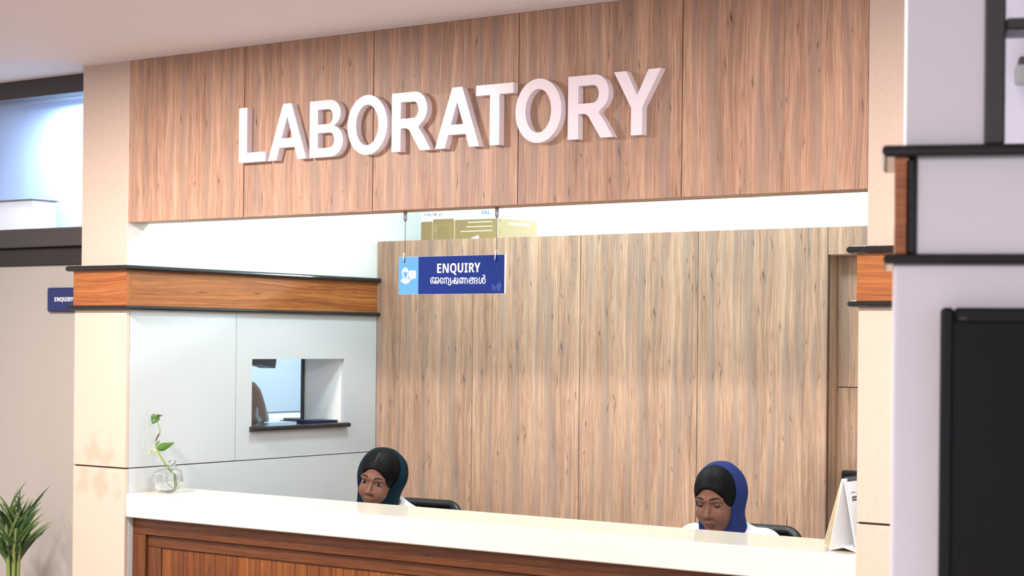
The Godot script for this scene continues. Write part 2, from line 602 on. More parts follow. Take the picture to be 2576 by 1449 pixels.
func add_person(called_label: String, at: Vector3, head_at: Vector3, turn: Vector3, lift: float, lid: float, gaze: Vector3, scarf: Color, scarf_label: String, parted: bool) -> void:
	var root := thing("person", called_label, "person", at)
	var hx := Transform3D(Basis(Vector3.UP, turn.y) * Basis(Vector3.RIGHT, turn.x) * Basis(Vector3.BACK, turn.z) * Basis.from_scale(Vector3.ONE * 0.955), head_at - at)
	var up := Transform3D(Basis.from_scale(Vector3(1, lift, 1)), Vector3.ZERO)
	var neck0: Vector3 = hx * Vector3(0, -0.10, -0.022)
	var g := Geo.new()
	g.col = skin
	var body := func(p: Vector3) -> float:
		var q := Vector3(p.x, p.y / lift, p.z)
		var d := smin(smin(torso(q), limbs(q), 0.04), legs(q), 0.05)
		return smin(d, cap(p, Vector3(0, 1.03, 0.0), neck0, 0.052, 0.046), 0.03)
	nets(g, body, Vector3(-0.30, 0.0, -0.20), Vector3(0.30, 1.24, 0.50), 0.014, Transform3D(), func(_p): return skin)
	nets(g, head_sdf, Vector3(-0.09, -0.19, -0.11), Vector3(0.09, 0.13, 0.13), 0.0027, hx, head_color)
	for s in [1.0, -1.0]:
		var hand := Transform3D(Basis(Vector3.UP, -0.5 * s) * Basis.from_scale(Vector3(-s, 1, 1)), Vector3(0.10 * s, 0.795 * lift, 0.285))
		nets(g, hand_sdf, Vector3(-0.06, -0.035, -0.06), Vector3(0.08, 0.03, 0.17), 0.004, hand, func(_p): return skin)
	# eyes: eyeball, lids and lashes
	for s in [1.0, -1.0]:
		var e := Vector3(0.031 * s, 0.010, 0.0655)
		var si := g.i.size()
		var rows := []
		var st := g.v.size()
		for a in 17:
			var el := lerpf(-1.2, 1.2, a / 16.0)
			for b in 17:
				var az := lerpf(-1.3, 1.3, b / 16.0)
				var dir := Vector3(sin(az) * cos(el), sin(el), cos(az) * cos(el))
				var ga := dir.angle_to(gaze.normalized())
				g.col = Color(0.006, 0.004, 0.003) if ga < 0.24 else (Color(0.022, 0.011, 0.007) if ga < 0.50 else Color(0.48, 0.44, 0.41))
				g.vert(hx * (e + dir * 0.0142), hx.basis * dir)
		for a in 16:
			for b in 16:
				var k := st + a * 17 + b
				var o := hx.basis * Vector3.BACK
				g.tri(k, k + 1, k + 18, o)
				g.tri(k, k + 18, k + 17, o)
		g.col = skin.darkened(0.22)
		for upper in [true, false]:
			rows = []
			var lash := []
			for a in 7:
				var row := []
				for b in 15:
					var f := b / 14.0 * 2.0 - 1.0
					var az: float = f * 1.15
					var edge: float = lid * cos(f * PI / 2.0) if upper else -0.30 * cos(f * PI / 2.0)
					if upper and lid < 0.0:
						edge = lid * cos(f * PI / 2.0)
					var el := lerpf(edge, 1.25 if upper else -1.2, a / 6.0)
					if not upper and lid < 0.0:
						el = lerpf(minf(edge, lid * cos(f * PI / 2.0) - 0.03), -1.2, a / 6.0)
					var dir := Vector3(sin(az) * cos(el), sin(el), cos(az) * cos(el))
					row.append(hx * (e + dir * 0.0151))
					if a == 0:
						lash.append(hx * (e + dir * 0.0155))
				rows.append(row)
			g.col = skin.darkened(0.22)
			g.sheet(rows, hx.basis * Vector3.BACK)
			g.col = Color(0.006, 0.005, 0.005)
			var rad := []
			for b in 15:
				rad.append(((0.0011 if lid > 0.0 else 0.0019) if upper else 0.0005) * (0.45 + 0.55 * sin(PI * b / 14.0)))
			g.tube(lash, rad, 5)
		# eyebrow laid on the brow ridge
		var bp := []
		var br := []
		for b in 9:
			var f := b / 8.0
			var p := Vector3((0.012 + 0.038 * f) * s, 0.0315 + 0.0050 * sin(PI * (0.15 + 0.80 * f)), 0.13)
			for it in 60:
				var d := head_sdf(p)
				if d < 0.0004:
					break
				p.z -= maxf(d * 0.6, 0.0003)
			bp.append(hx * p)
			br.append(0.0034 * sin(PI * (0.22 + 0.74 * f)))
		g.col = Color(0.012, 0.009, 0.008)
		g.tube(bp, br, 6)
	obj("body", g, M.vertex_skin, root)
	# clothes and hair
	var coat := Geo.new()
	var coat_f := func(p: Vector3) -> float:
		var q := Vector3(p.x, p.y / lift, p.z)
		var d := smin(torso(q), limbs(q), 0.035) - 0.013
		d += 0.004 * fold_noise.get_noise_3d(p.x * 10.0, p.y * 12.0, p.z * 10.0)
		d = maxf(d, 0.46 - q.y)
		d = maxf(d, q.z - 0.255)
		return maxf(d, (q.y - 1.085) + (q.z - 0.02) * 0.5)
	nets(coat, coat_f, Vector3(-0.32, 0.40, -0.20), Vector3(0.32, 1.26, 0.34), 0.010)
	obj("white_coat", coat, M.coat, root).set_meta("label", "white coat")
	var tr := Geo.new()
	nets(tr, func(p: Vector3) -> float: return maxf(legs(Vector3(p.x, p.y / lift, p.z)) - 0.012, 0.085 - p.y), Vector3(-0.24, 0.04, -0.14), Vector3(0.24, 0.68, 0.48), 0.016)
	obj("trousers", tr, M.trousers, root)
	var hair := Geo.new()
	nets(hair, hair_sdf, Vector3(-0.10, -0.16, -0.13), Vector3(0.10, 0.145, 0.11), 0.0036, hx)
	var ho := obj("hair", hair, M.hair, root)
	if parted:
		var pp := []
		var pr := []
		for k in 10:
			var a := lerpf(0.66, 1.25, k / 9.0)
			var dir := Vector3(0.002 - 0.012 * k / 9.0, sin(a), cos(a)).normalized()
			var p := Vector3(0, 0.036, -0.012) + dir * 0.13
			for it in 60:
				var d := hair_sdf(p)
				if d < 0.0002:
					break
				p -= dir * maxf(d * 0.7, 0.0002)
			pp.append(hx * p)
			pr.append(0.0007)
		var part := Geo.new()
		part.tube(pp, pr, 5)
		obj("parting", part, M.scalp, ho)
	var sc := Geo.new()
	nets(sc, scarf_sdf, Vector3(-0.14, -0.25, -0.17), Vector3(0.14, 0.16, 0.14), 0.0050, hx)
	var so := obj("headscarf", sc, scarf_mat(scarf), root)
	so.set_meta("label", scarf_label)

func scarf_mat(col: Color) -> StandardMaterial3D:
	var m := mat(col, 0.85)
	m.metallic_specular = 0.2
	m.rim_enabled = true
	m.rim = 0.15
	m.rim_tint = 0.6
	return m

func office_chair(label: String, at: Vector3, turn: float, top: float) -> void:
	var o := thing("office_chair", label, "chair", at, turn, "office chairs behind the counter")
	# backrest: a rounded frame with a sunken mesh panel, bent slightly
	var bend := func(x: float, y: float, z: float) -> Vector3:
		return Vector3(x, y, z + 0.9 * x * x - 0.10 * (y - 0.62))
	var ring := []
	var rad := []
	var y0 := 0.62
	var corners := [[0.155, top - 0.075, 0.0, 90.0], [-0.155, top - 0.075, 90.0, 180.0], [-0.13, y0 + 0.06, 180.0, 270.0], [0.13, y0 + 0.06, 270.0, 360.0]]
	for q in corners:
		for k in 8:
			var a := deg_to_rad(lerpf(q[2], q[3], k / 7.0))
			ring.append(bend.call(q[0] + 0.06 * cos(a), q[1] + 0.06 * sin(a), -0.16))
			rad.append(0.016)
	ring.append(ring[0])
	rad.append(0.016)
	var g := Geo.new()
	g.tube(ring, rad, 10)
	obj("back_frame", g, M.black_plastic, o)
	g = Geo.new()
	for s in [0.0, -0.006]:
		var rows := []
		for a in 9:
			var row := []
			var y := lerpf(y0 + 0.0, top - 0.016, a / 8.0)
			var hw := 0.205
			if a == 8:
				hw = 0.16
			if a == 0:
				hw = 0.14
			for b in 9:
				row.append(bend.call(lerpf(-hw, hw, b / 8.0), y, -0.162 + s))
			rows.append(row)
		g.sheet(rows, Vector3(0, 0, 1.0 if s == 0.0 else -1.0))
	obj("mesh_panel", g, M.chair_mesh, o)
	g = Geo.new()
	g.bb(-0.03, 0.03, 0.42, 0.75, -0.215, -0.185, 0.008)
	g.bb(-0.03, 0.03, 0.40, 0.43, -0.21, 0.05, 0.008)
	obj("back_bracket", g, M.black_plastic, o)
	g = Geo.new()
	g.bb(-0.235, 0.235, 0.435, 0.455, -0.17, 0.27, 0.009)
	obj("seat", g, M.chair_mesh, o)
	g = Geo.new()
	g.lathe([Vector2(0.001, 0.09), Vector2(0.03, 0.09), Vector2(0.03, 0.25), Vector2(0.02, 0.25), Vector2(0.02, 0.42), Vector2(0.001, 0.42)], 16, Vector3(0, 0, 0.04))
	obj("gas_column", g, M.black_plastic, o)
	for k in 5:
		var a := TAU * k / 5.0 + 0.3
		var d := Vector3(sin(a), 0, cos(a))
		g = Geo.new()
		g.tube([Vector3(0, 0.10, 0.04) + d * 0.02, Vector3(0, 0.085, 0.04) + d * 0.27], [0.022, 0.015], 8)
		var leg := obj("base_leg", g, M.black_plastic, o)
		g = Geo.new()
		var ax := Vector3(cos(a), 0, -sin(a))
		var ce := Vector3(0, 0.0275, 0.04) + d * 0.26
		g.tube([ce - ax * 0.02, ce + ax * 0.02], [0.0275, 0.0275], 14)
		g.tube([ce, ce + Vector3(0, 0.06, 0)], [0.008, 0.008], 6)
		obj("castor", g, M.black_plastic, leg)

# ---------------------------------------------------------------- sign letters
func arc(cx: float, cy: float, rx: float, ry: float, a0: float, a1: float, steps := 14) -> Array:
	var out := []
	for k in steps + 1:
		var a := deg_to_rad(lerpf(a0, a1, float(k) / steps))
		out.append(Vector2(cx + rx * cos(a), cy + ry * sin(a)))
	return out

func letter_shape(ch: String) -> Array:
	match ch:
		"L":
			return [[Vector2(0, 0), Vector2(0.130, 0), Vector2(0.130, 0.034), Vector2(0.040, 0.034), Vector2(0.040, 0.194), Vector2(0, 0.194)]]
		"A":
			return [[Vector2(0, 0), Vector2(0.040, 0), Vector2(0.054, 0.043), Vector2(0.125, 0.043), Vector2(0.139, 0), Vector2(0.180, 0), Vector2(0.110, 0.195), Vector2(0.070, 0.195)], [Vector2(0.064, 0.075), Vector2(0.115, 0.075), Vector2(0.0895, 0.150)]]
		"T":
			return [[Vector2(0.056, 0), Vector2(0.093, 0), Vector2(0.093, 0.161), Vector2(0.147, 0.161), Vector2(0.147, 0.194), Vector2(0, 0.194), Vector2(0, 0.161), Vector2(0.056, 0.161)]]
		"Y":
			return [[Vector2(0.062, 0), Vector2(0.101, 0), Vector2(0.101, 0.083), Vector2(0.166, 0.195), Vector2(0.122, 0.195), Vector2(0.083, 0.120), Vector2(0.044, 0.195), Vector2(0, 0.195), Vector2(0.062, 0.083)]]
		"O":
			return [arc(0.0875, 0.0975, 0.0875, 0.1005, 0, 352.8, 49), arc(0.0875, 0.0975, 0.0490, 0.0680, 0, 352.8, 49)]
		"B":
			return [[Vector2(0, 0)] + arc(0.097, 0.0535, 0.055, 0.0535, -90, 75) + arc(0.092, 0.148, 0.049, 0.046, -62, 90) + [Vector2(0, 0.194)], [Vector2(0.038, 0.031)] + arc(0.090, 0.057, 0.023, 0.026, -90, 90, 8) + [Vector2(0.038, 0.083)], [Vector2(0.038, 0.112)] + arc(0.086, 0.1375, 0.019, 0.0255, -90, 90, 8) + [Vector2(0.038, 0.163)]]
	# R
	return [[Vector2(0, 0), Vector2(0.038, 0), Vector2(0.038, 0.077), Vector2(0.060, 0.077), Vector2(0.074, 0.070), Vector2(0.120, 0), Vector2(0.165, 0), Vector2(0.133, 0.051), Vector2(0.112, 0.078)] + arc(0.097, 0.1375, 0.052, 0.0565, -62, 90) + [Vector2(0, 0.194)], [Vector2(0.038, 0.108)] + arc(0.092, 0.1355, 0.021, 0.0275, -90, 90, 8) + [Vector2(0.038, 0.163)]]

func letter_geo(ch: String, depth: float) -> Geo:
	var loops := letter_shape(ch)
	var outer: Array = loops[0].duplicate()
	for k in range(1, loops.size()):
		var hole: Array = loops[k].duplicate()
		hole.reverse()
		# a hairline bridge between the nearest corners of the hole and the outline
		var hb := 0
		var ob := 0
		var best := 9.0
		for j in outer.size():
			for h in hole.size():
				if outer[j].distance_to(hole[h]) < best:
					best = outer[j].distance_to(hole[h])
					ob = j
					hb = h
		var dir: Vector2 = (hole[hb] - outer[ob]).normalized()
		var gap := Vector2(dir.y, -dir.x) * 0.00005
		var joined := outer.slice(0, ob + 1)
		for j in hole.size() + 1:
			joined.append(hole[(hb + j) % hole.size()] + (gap if j == hole.size() else Vector2.ZERO))
		joined.append(outer[ob] + gap)
		joined.append_array(outer.slice(ob + 1))
		outer = joined
	var pv := PackedVector2Array(outer)
	var ix := Geometry2D.triangulate_polygon(pv)
	if ix.is_empty():
		print("letter failed ", ch)
	var g := Geo.new()
	for z in [depth, 0.0]:
		var nn := Vector3(0, 0, 1 if z > 0.0 else -1)
		var s := g.v.size()
		for p in pv:
			g.vert(Vector3(p.x, p.y, z), nn)
		for k in range(0, ix.size(), 3):
			g.tri(s + ix[k], s + ix[k + 1], s + ix[k + 2], nn)
	for l in loops.size():
		var loop: Array = loops[l]
		for k in loop.size():
			var a: Vector2 = loop[k]
			var b: Vector2 = loop[(k + 1) % loop.size()]
			var e := (b - a).normalized()
			var nn := Vector3(e.y, -e.x, 0) * (1.0 if l == 0 else -1.0)
			g.face([Vector3(a.x, a.y, 0), Vector3(b.x, b.y, 0), Vector3(b.x, b.y, depth), Vector3(a.x, a.y, depth)], nn)
	return g

# ---------------------------------------------------------------- lamps
func ceiling_lamp(label: String, x: float, z: float, size: float, energy: float, col: Color, group: String) -> void:
	var o := thing("ceiling_light", label, "ceiling light", Vector3(x, CEIL, z), 0.0, group)
	var g := Geo.new()
	var h := size / 2.0
	for s in [-1.0, 1.0]:
		g.box(Vector3(s * (h + 0.01), -0.008, 0), Vector3(0.02, 0.016, size + 0.04), 0.003)
		g.box(Vector3(0, -0.008, s * (h + 0.01)), Vector3(size, 0.016, 0.02), 0.003)
	obj("frame", g, M.white_metal, o)
	g = Geo.new()
	g.box(Vector3(0, -0.006, 0), Vector3(size, 0.008, size), 0.001)
	var m := mat(Color.WHITE, 0.5)
	m.emission_enabled = true
	m.emission = col
	m.emission_energy_multiplier = 3.0
	obj("diffuser", g, m, o)
	var l := AreaLight3D.new()
	l.name = "area_light"
	l.area_size = Vector2(size, size)
	l.light_energy = energy
	l.light_color = col
	l.area_range = 14.0
	l.area_attenuation = 2.0
	l.shadow_enabled = true
	l.position = Vector3(0, -0.02, 0)
	l.rotation.x = -PI / 2.0
	o.add_child(l)

# ---------------------------------------------------------------- materials
func make_materials() -> void:
	M.white_wall = mat(c8(236, 237, 235), 0.75)
	M.ceiling = mat(c8(224, 220, 223), 0.85)
	M.cream = mat(c8(200, 183, 168), 0.55)
	M.cream.albedo_texture = speckle(256, 5, Color(1, 0.995, 0.99), Color(0.975, 0.96, 0.945), 0.11)
	M.cream.uv1_scale = Vector3(1.6, 1.6, 1)
	M.stained = []
	for part in 2:
		M.stained.append(mat(c8(200, 183, 168), 0.55))
		M.stained[part].albedo_texture = stain_texture(part)
		M.stained[part].uv1_scale = Vector3(1.0 / 0.32, 1.0 / 0.64, 1)
		M.stained[part].texture_repeat = false
	M.clad_white = mat(c8(193, 197, 200), 0.5)
	M.clad_white.albedo_texture = speckle(256, 15, Color(1, 1, 1), Color(0.95, 0.95, 0.95), 0.3)
	M.clad_white.uv1_scale = Vector3(2.5, 2.5, 1)
	M.groove = mat(c8(70, 50, 44), 0.9)
	M.grey_wall = mat(c8(164, 161, 154), 0.8)
	M.near_wall = mat(c8(227, 230, 243), 0.7)
	M.floor = mat(c8(140, 130, 122), 0.25)
	M.laminate = mat(Color.WHITE, 0.48)
	M.laminate.albedo_texture = wood_texture(1024, 1536, 3, c8(120, 92, 76), c8(174, 138, 113), c8(210, 178, 151), c8(142, 124, 113), 0.011, 130, 1.0, 6.0)
	M.laminate.uv1_scale = Vector3(1.0 / 1.2, 1.0 / 1.8, 1)
	M.teak = mat(c8(222, 218, 206), 0.4)
	M.teak.albedo_texture = wood_texture(384, 1024, 21, c8(134, 74, 36), c8(178, 108, 56), c8(204, 136, 76), c8(170, 100, 54), 0.022, 10, 1.5, 12.0)
	M.teak.uv1_scale = Vector3(1.0 / 0.4, 1.0 / 1.6, 1)
	M.cabinet_wood = mat(c8(182, 178, 160), 0.38)
	M.cabinet_wood.albedo_texture = wood_texture(384, 768, 33, c8(94, 52, 26), c8(132, 78, 40), c8(160, 102, 56), c8(122, 72, 40), 0.018, 16, 1.2, 8.0)
	M.cabinet_wood.uv1_scale = Vector3(1.0 / 0.45, 1.0 / 0.9, 1)
	M.boards = []
	for k in 4:
		var b: StandardMaterial3D = M.cabinet_wood.duplicate()
		b.albedo_color = [c8(230, 228, 184), c8(240, 234, 180), c8(214, 204, 166), c8(234, 222, 172)][k]
		M.boards.append(b)
	M.granite = mat(Color.WHITE, 0.16)
	M.granite.albedo_texture = speckle(256, 44, c8(14, 15, 17), c8(74, 78, 80), 0.45)
	M.granite.uv1_triplanar = true
	M.granite.uv1_scale = Vector3(4, 4, 4)
	M.quartz = mat(c8(228, 220, 205), 0.10)
	M.letter = mat(c8(240, 234, 243), 0.22)
	M.white_metal = mat(c8(230, 230, 230), 0.4)
	M.steel = mat(c8(150, 150, 152), 0.3, 0.9)
	M.black_plastic = mat(c8(22, 23, 27), 0.42)
	M.chair_mesh = mat(c8(20, 20, 24), 0.8)
	M.alu_dark = mat(c8(52, 52, 58), 0.45)
	M.apron_shaded = mat(c8(38, 36, 36), 0.6)  # darker than the frame: the recess's shade is put into the colour
	M.frame_dark = mat(c8(62, 58, 56), 0.5)
	M.tv = mat(c8(25, 28, 33), 0.4)
	M.tv.metallic_specular = 0.3
	M.tv_screen = mat(c8(19, 21, 26), 0.3)
	M.tv_screen.metallic_specular = 0.3
	M.paper = mat(c8(238, 238, 240), 0.7)
	M.paper_cream = mat(c8(238, 224, 196), 0.7)
	M.ink_white = mat(c8(244, 244, 248), 0.5)
	M.ink_blue = mat(c8(40, 120, 205), 0.5)
	M.ink_grey = mat(c8(120, 112, 110), 0.6)
	M.ink_faint = mat(c8(72, 75, 80), 0.5)
	M.sign_edge = mat(c8(240, 242, 248), 0.4)
	M.blue_plate = mat(c8(24, 38, 92), 0.35)
	M.wire = mat(c8(92, 88, 84), 0.4, 0.7)
	M.leaf = []
	for k in 3:
		var l := mat([c8(52, 96, 36), c8(78, 124, 46), c8(40, 76, 32)][k], 0.45)
		l.backlight_enabled = true
		l.backlight = Color(0.20, 0.28, 0.08)
		M.leaf.append(l)
	M.leaf_edge = mat(c8(196, 214, 120), 0.5)
	M.stem = mat(c8(120, 150, 70), 0.5)
	M.stem_brown = mat(c8(92, 72, 44), 0.6)
	M.root = mat(c8(214, 206, 160), 0.6)
	M.palm = []
	for k in 4:
		var l := mat([c8(50, 82, 42), c8(72, 102, 52), c8(34, 58, 34), c8(92, 116, 64)][k], 0.5)
		l.backlight_enabled = true
		l.backlight = Color(0.22, 0.30, 0.10)
		M.palm.append(l)
	M.palm_stem = mat(c8(112, 128, 66), 0.55)
	M.pot = mat(c8(150, 84, 58), 0.7)
	M.soil = mat(c8(58, 44, 34), 0.95)
	M.glass = StandardMaterial3D.new()
	M.glass.albedo_color = Color(1, 1, 1, 0.03)
	M.glass.transparency = BaseMaterial3D.TRANSPARENCY_ALPHA
	M.glass.roughness = 0.02
	M.glass.metallic_specular = 0.25
	M.vase = StandardMaterial3D.new()
	M.vase.albedo_color = Color(1.0, 1.0, 1.0, 0.0)
	M.vase.refraction_enabled = true
	M.vase.refraction_scale = 0.045
	M.vase.roughness = 0.02
	M.water = StandardMaterial3D.new()
	M.water.albedo_color = Color(1.0, 1.0, 1.0, 0.0)
	M.water.refraction_enabled = true
	M.water.refraction_scale = 0.033
	M.water.roughness = 0.0
	M.vertex_skin = mat(Color.WHITE, 0.5)
	M.vertex_skin.metallic_specular = 0.32
	M.vertex_skin.vertex_color_use_as_albedo = true
	M.coat = mat(c8(232, 234, 242), 0.85)
	M.trousers = mat(c8(46, 48, 58), 0.9)
	M.hair = mat(c8(9, 8, 9), 0.55)
	M.hair.metallic_specular = 0.22
	M.scalp = mat(c8(118, 98, 88), 0.6)
	M.blue_reflection = mat(c8(168, 194, 232), 0.5)  # even blue standing in for reflections in the high window
	M.window_glass = M.glass.duplicate()
	M.window_glass.metallic_specular = 0.5
	M.side_room = mat(c8(206, 222, 232), 0.6)
	M.cloth_brown = mat(c8(112, 84, 70), 0.9)
	M.hood = mat(c8(9, 10, 14), 0.7)
	M.book = mat(c8(24, 32, 70), 0.5)
	M.pendant = mat(c8(150, 158, 158), 0.4)

func make_camera() -> void:
	var f := 4466.3519
	var near := 0.05
	var cam := Camera3D.new()
	cam.name = "camera"
	var at := CameraAttributesPhysical.new()
	at.frustum_near = near
	at.frustum_far = 60.0
	at.frustum_focal_length = 50.0
	at.frustum_focus_distance = 5.9
	at.exposure_aperture = 6.0
	cam.attributes = at
	add_child(cam)
	cam.projection = Camera3D.PROJECTION_FRUSTUM
	cam.near = near
	cam.far = 60.0
	cam.size = 1449.0 / f * near
	cam.frustum_offset = Vector2(0, (859.418 - 724.5) / f * near)
	cam.transform = Transform3D(Basis(Vector3.UP, deg_to_rad(35.7508)) * Basis(Vector3.BACK, deg_to_rad(0.562)), Vector3(5.0779, 1.7309, 4.5727))
	cam.current = true
	var we := WorldEnvironment.new()
	we.name = "world"
	var e := Environment.new()
	e.background_mode = Environment.BG_COLOR
	e.background_color = Color(0.02, 0.02, 0.02)
	e.tonemap_mode = Environment.TONE_MAPPER_LINEAR
	e.tonemap_exposure = 1.0
	e.sdfgi_enabled = true
	e.ssao_enabled = true
	e.ssil_enabled = true
	we.environment = e
	add_child(we)

func make_lamps() -> void:
	var warm := Color(1.0, 0.945, 0.918)
	var cool := Color(0.90, 0.99, 1.0)
	ceiling_lamp("square ceiling light close in front of the wooden fascia", 0.38, 1.42, 0.22, 11.0, warm, "lobby ceiling lights")
	ceiling_lamp("square ceiling light in the lobby's far left corner", -1.7, 3.0, 0.3, 9.5, warm, "lobby ceiling lights")
	ceiling_lamp("square ceiling light in the middle of the lobby", 0.9, 3.9, 0.3, 8.5, warm, "lobby ceiling lights")
	ceiling_lamp("square ceiling light in front of the right pier", 3.6, 1.6, 0.3, 10.0, warm, "lobby ceiling lights")
	ceiling_lamp("added unseen square ceiling light behind the camera, brightening the near wall", 4.6, 6.3, 0.3, 22.0, warm, "lobby ceiling lights")  # unseen fill lamp, added to brighten the near wall
	ceiling_lamp("square ceiling light over the reception desk, left half", 0.85, -0.72, 0.3, 2.2, cool, "booth ceiling lights")
	ceiling_lamp("square ceiling light over the reception desk, right half", 2.1, -0.66, 0.3, 1.7, cool, "booth ceiling lights")
	ceiling_lamp("square ceiling light in the room behind the panelling", 1.6, -2.9, 0.3, 14.0, cool, "booth ceiling lights")
	ceiling_lamp("ceiling light in the room behind the hatch", -1.0, -2.2, 0.3, 3.4, Color(0.90, 0.96, 1.0), "side room ceiling lights")

func _ready() -> void:
	rng.seed = 11
	fold_noise = noise(77)
	make_camera()
	make_materials()
	make_lamps()
	build_shell()
	build_fascia()
	build_left_wall()
	build_back()
	build_right()
	build_lobby_left()
	build_near_wall()
	build_counter()
	build_sign()
	build_people()
	build_small()

# ---------------------------------------------------------------- the setting
func build_shell() -> void:
	struct("floor", boxgeo(-5.0, 9.0, -0.1, 0.0, -5.0, 9.0, 0.0), M.floor)
	struct("ceiling", boxgeo(-5.0, 9.0, CEIL, CEIL + 0.1, -5.0, 9.0, 0.0), M.ceiling)
	struct("wall_lobby_left", boxgeo(-4.1, -4.0, 0, CEIL, -5.0, 9.0, 0.0), M.near_wall)
	struct("wall_lobby_right", boxgeo(8.0, 8.1, 0, CEIL, -5.0, 9.0, 0.0), M.near_wall)
	struct("wall_lobby_front", boxgeo(-4.0, 8.0, 0, CEIL, 8.0, 8.1, 0.0), M.near_wall)
	struct("wall_lab_far", boxgeo(-4.0, 8.0, 0, CEIL, -4.0, -3.8897, 0.0), M.white_wall)

func build_fascia() -> void:
	var o := struct("wall_fascia", boxgeo(0.0, 2.997, FB + 0.004, CEIL, -0.105, -0.010, 0.0), M.white_wall)
	var xs := [0.0, 0.6009, 1.2016, 1.8017, 2.4002, 2.9969]
	var offs := [0.13, 0.71, 0.40, 1.02, 0.86]
	for k in 5:
		obj("panel", boxgeo(xs[k] + (0.0016 if k else 0.0), xs[k + 1] - 0.0016, FB, CEIL - 0.0008, -0.010, 0.0, 0.0008, "v", Vector2(offs[k], 0.37 * k)), M.laminate, o)
	for k in range(1, 5):
		obj("joint", boxgeo(xs[k] - 0.004, xs[k] + 0.004, FB + 0.004, CEIL - 0.001, -0.0102, -0.0092, 0.0), M.groove, o)
	# the strip of laminate under the fascia
	obj("soffit_board", boxgeo(0.001, 2.996, FB, FB + 0.004, -0.105, -0.0105, 0.0006, "h", Vector2(0.2, 0.1)), M.laminate, o)

func rail_profile(y: float, h: float, out: float) -> Array:
	var p := [Vector2(0.0, y - h / 2.0)]
	for k in 9:
		var a := deg_to_rad(-90.0 + 180.0 * k / 8.0)
		p.append(Vector2(out - h * 0.45 + h * 0.45 * cos(a), y + h / 2.0 * sin(a)))
	p.append(Vector2(0.0, y + h / 2.0))
	return p

func band(called: String, path: Array, parent: Node, sy := 1.0) -> void:
	var node := Node3D.new()
	node.name = called
	node.set_meta("kind", "structure")
	(parent if parent else self).add_child(node, true)
	for k in path.size() - 1:
		var g := Geo.new()
		g.off = Vector2(0.37 * k + 0.11, 0.04 + 0.03 * k)
		# boards butt at the corners
		var d: Vector2 = (path[k + 1] - path[k]).normalized()
		var a: Vector2 = path[k]
		var b: Vector2 = path[k + 1]
		if d.x > 0.5:
			a -= d * (0.021 if k > 0 else 0.0)
			b += d * (0.021 if k < path.size() - 2 else 0.0)
		else:
			a += d * (0.0006 if k > 0 else 0.0)
			b -= d * (0.0006 if k < path.size() - 2 else 0.0)
		g.mould([a, b], [Vector2(0, 1.852), Vector2(0.021, 1.852), Vector2(0.021, 1.984), Vector2(0, 1.984)])
		obj("band_board", g, M.teak, node)
	var up := Geo.new()
	up.mould(path, rail_profile(1.9940, 0.0205, 0.043))
	obj("top_rail", up, M.granite, node)
	var dn := Geo.new()
	dn.mould(path, rail_profile(1.8445, 0.0170, 0.040))
	obj("bottom_rail", dn, M.granite, node)

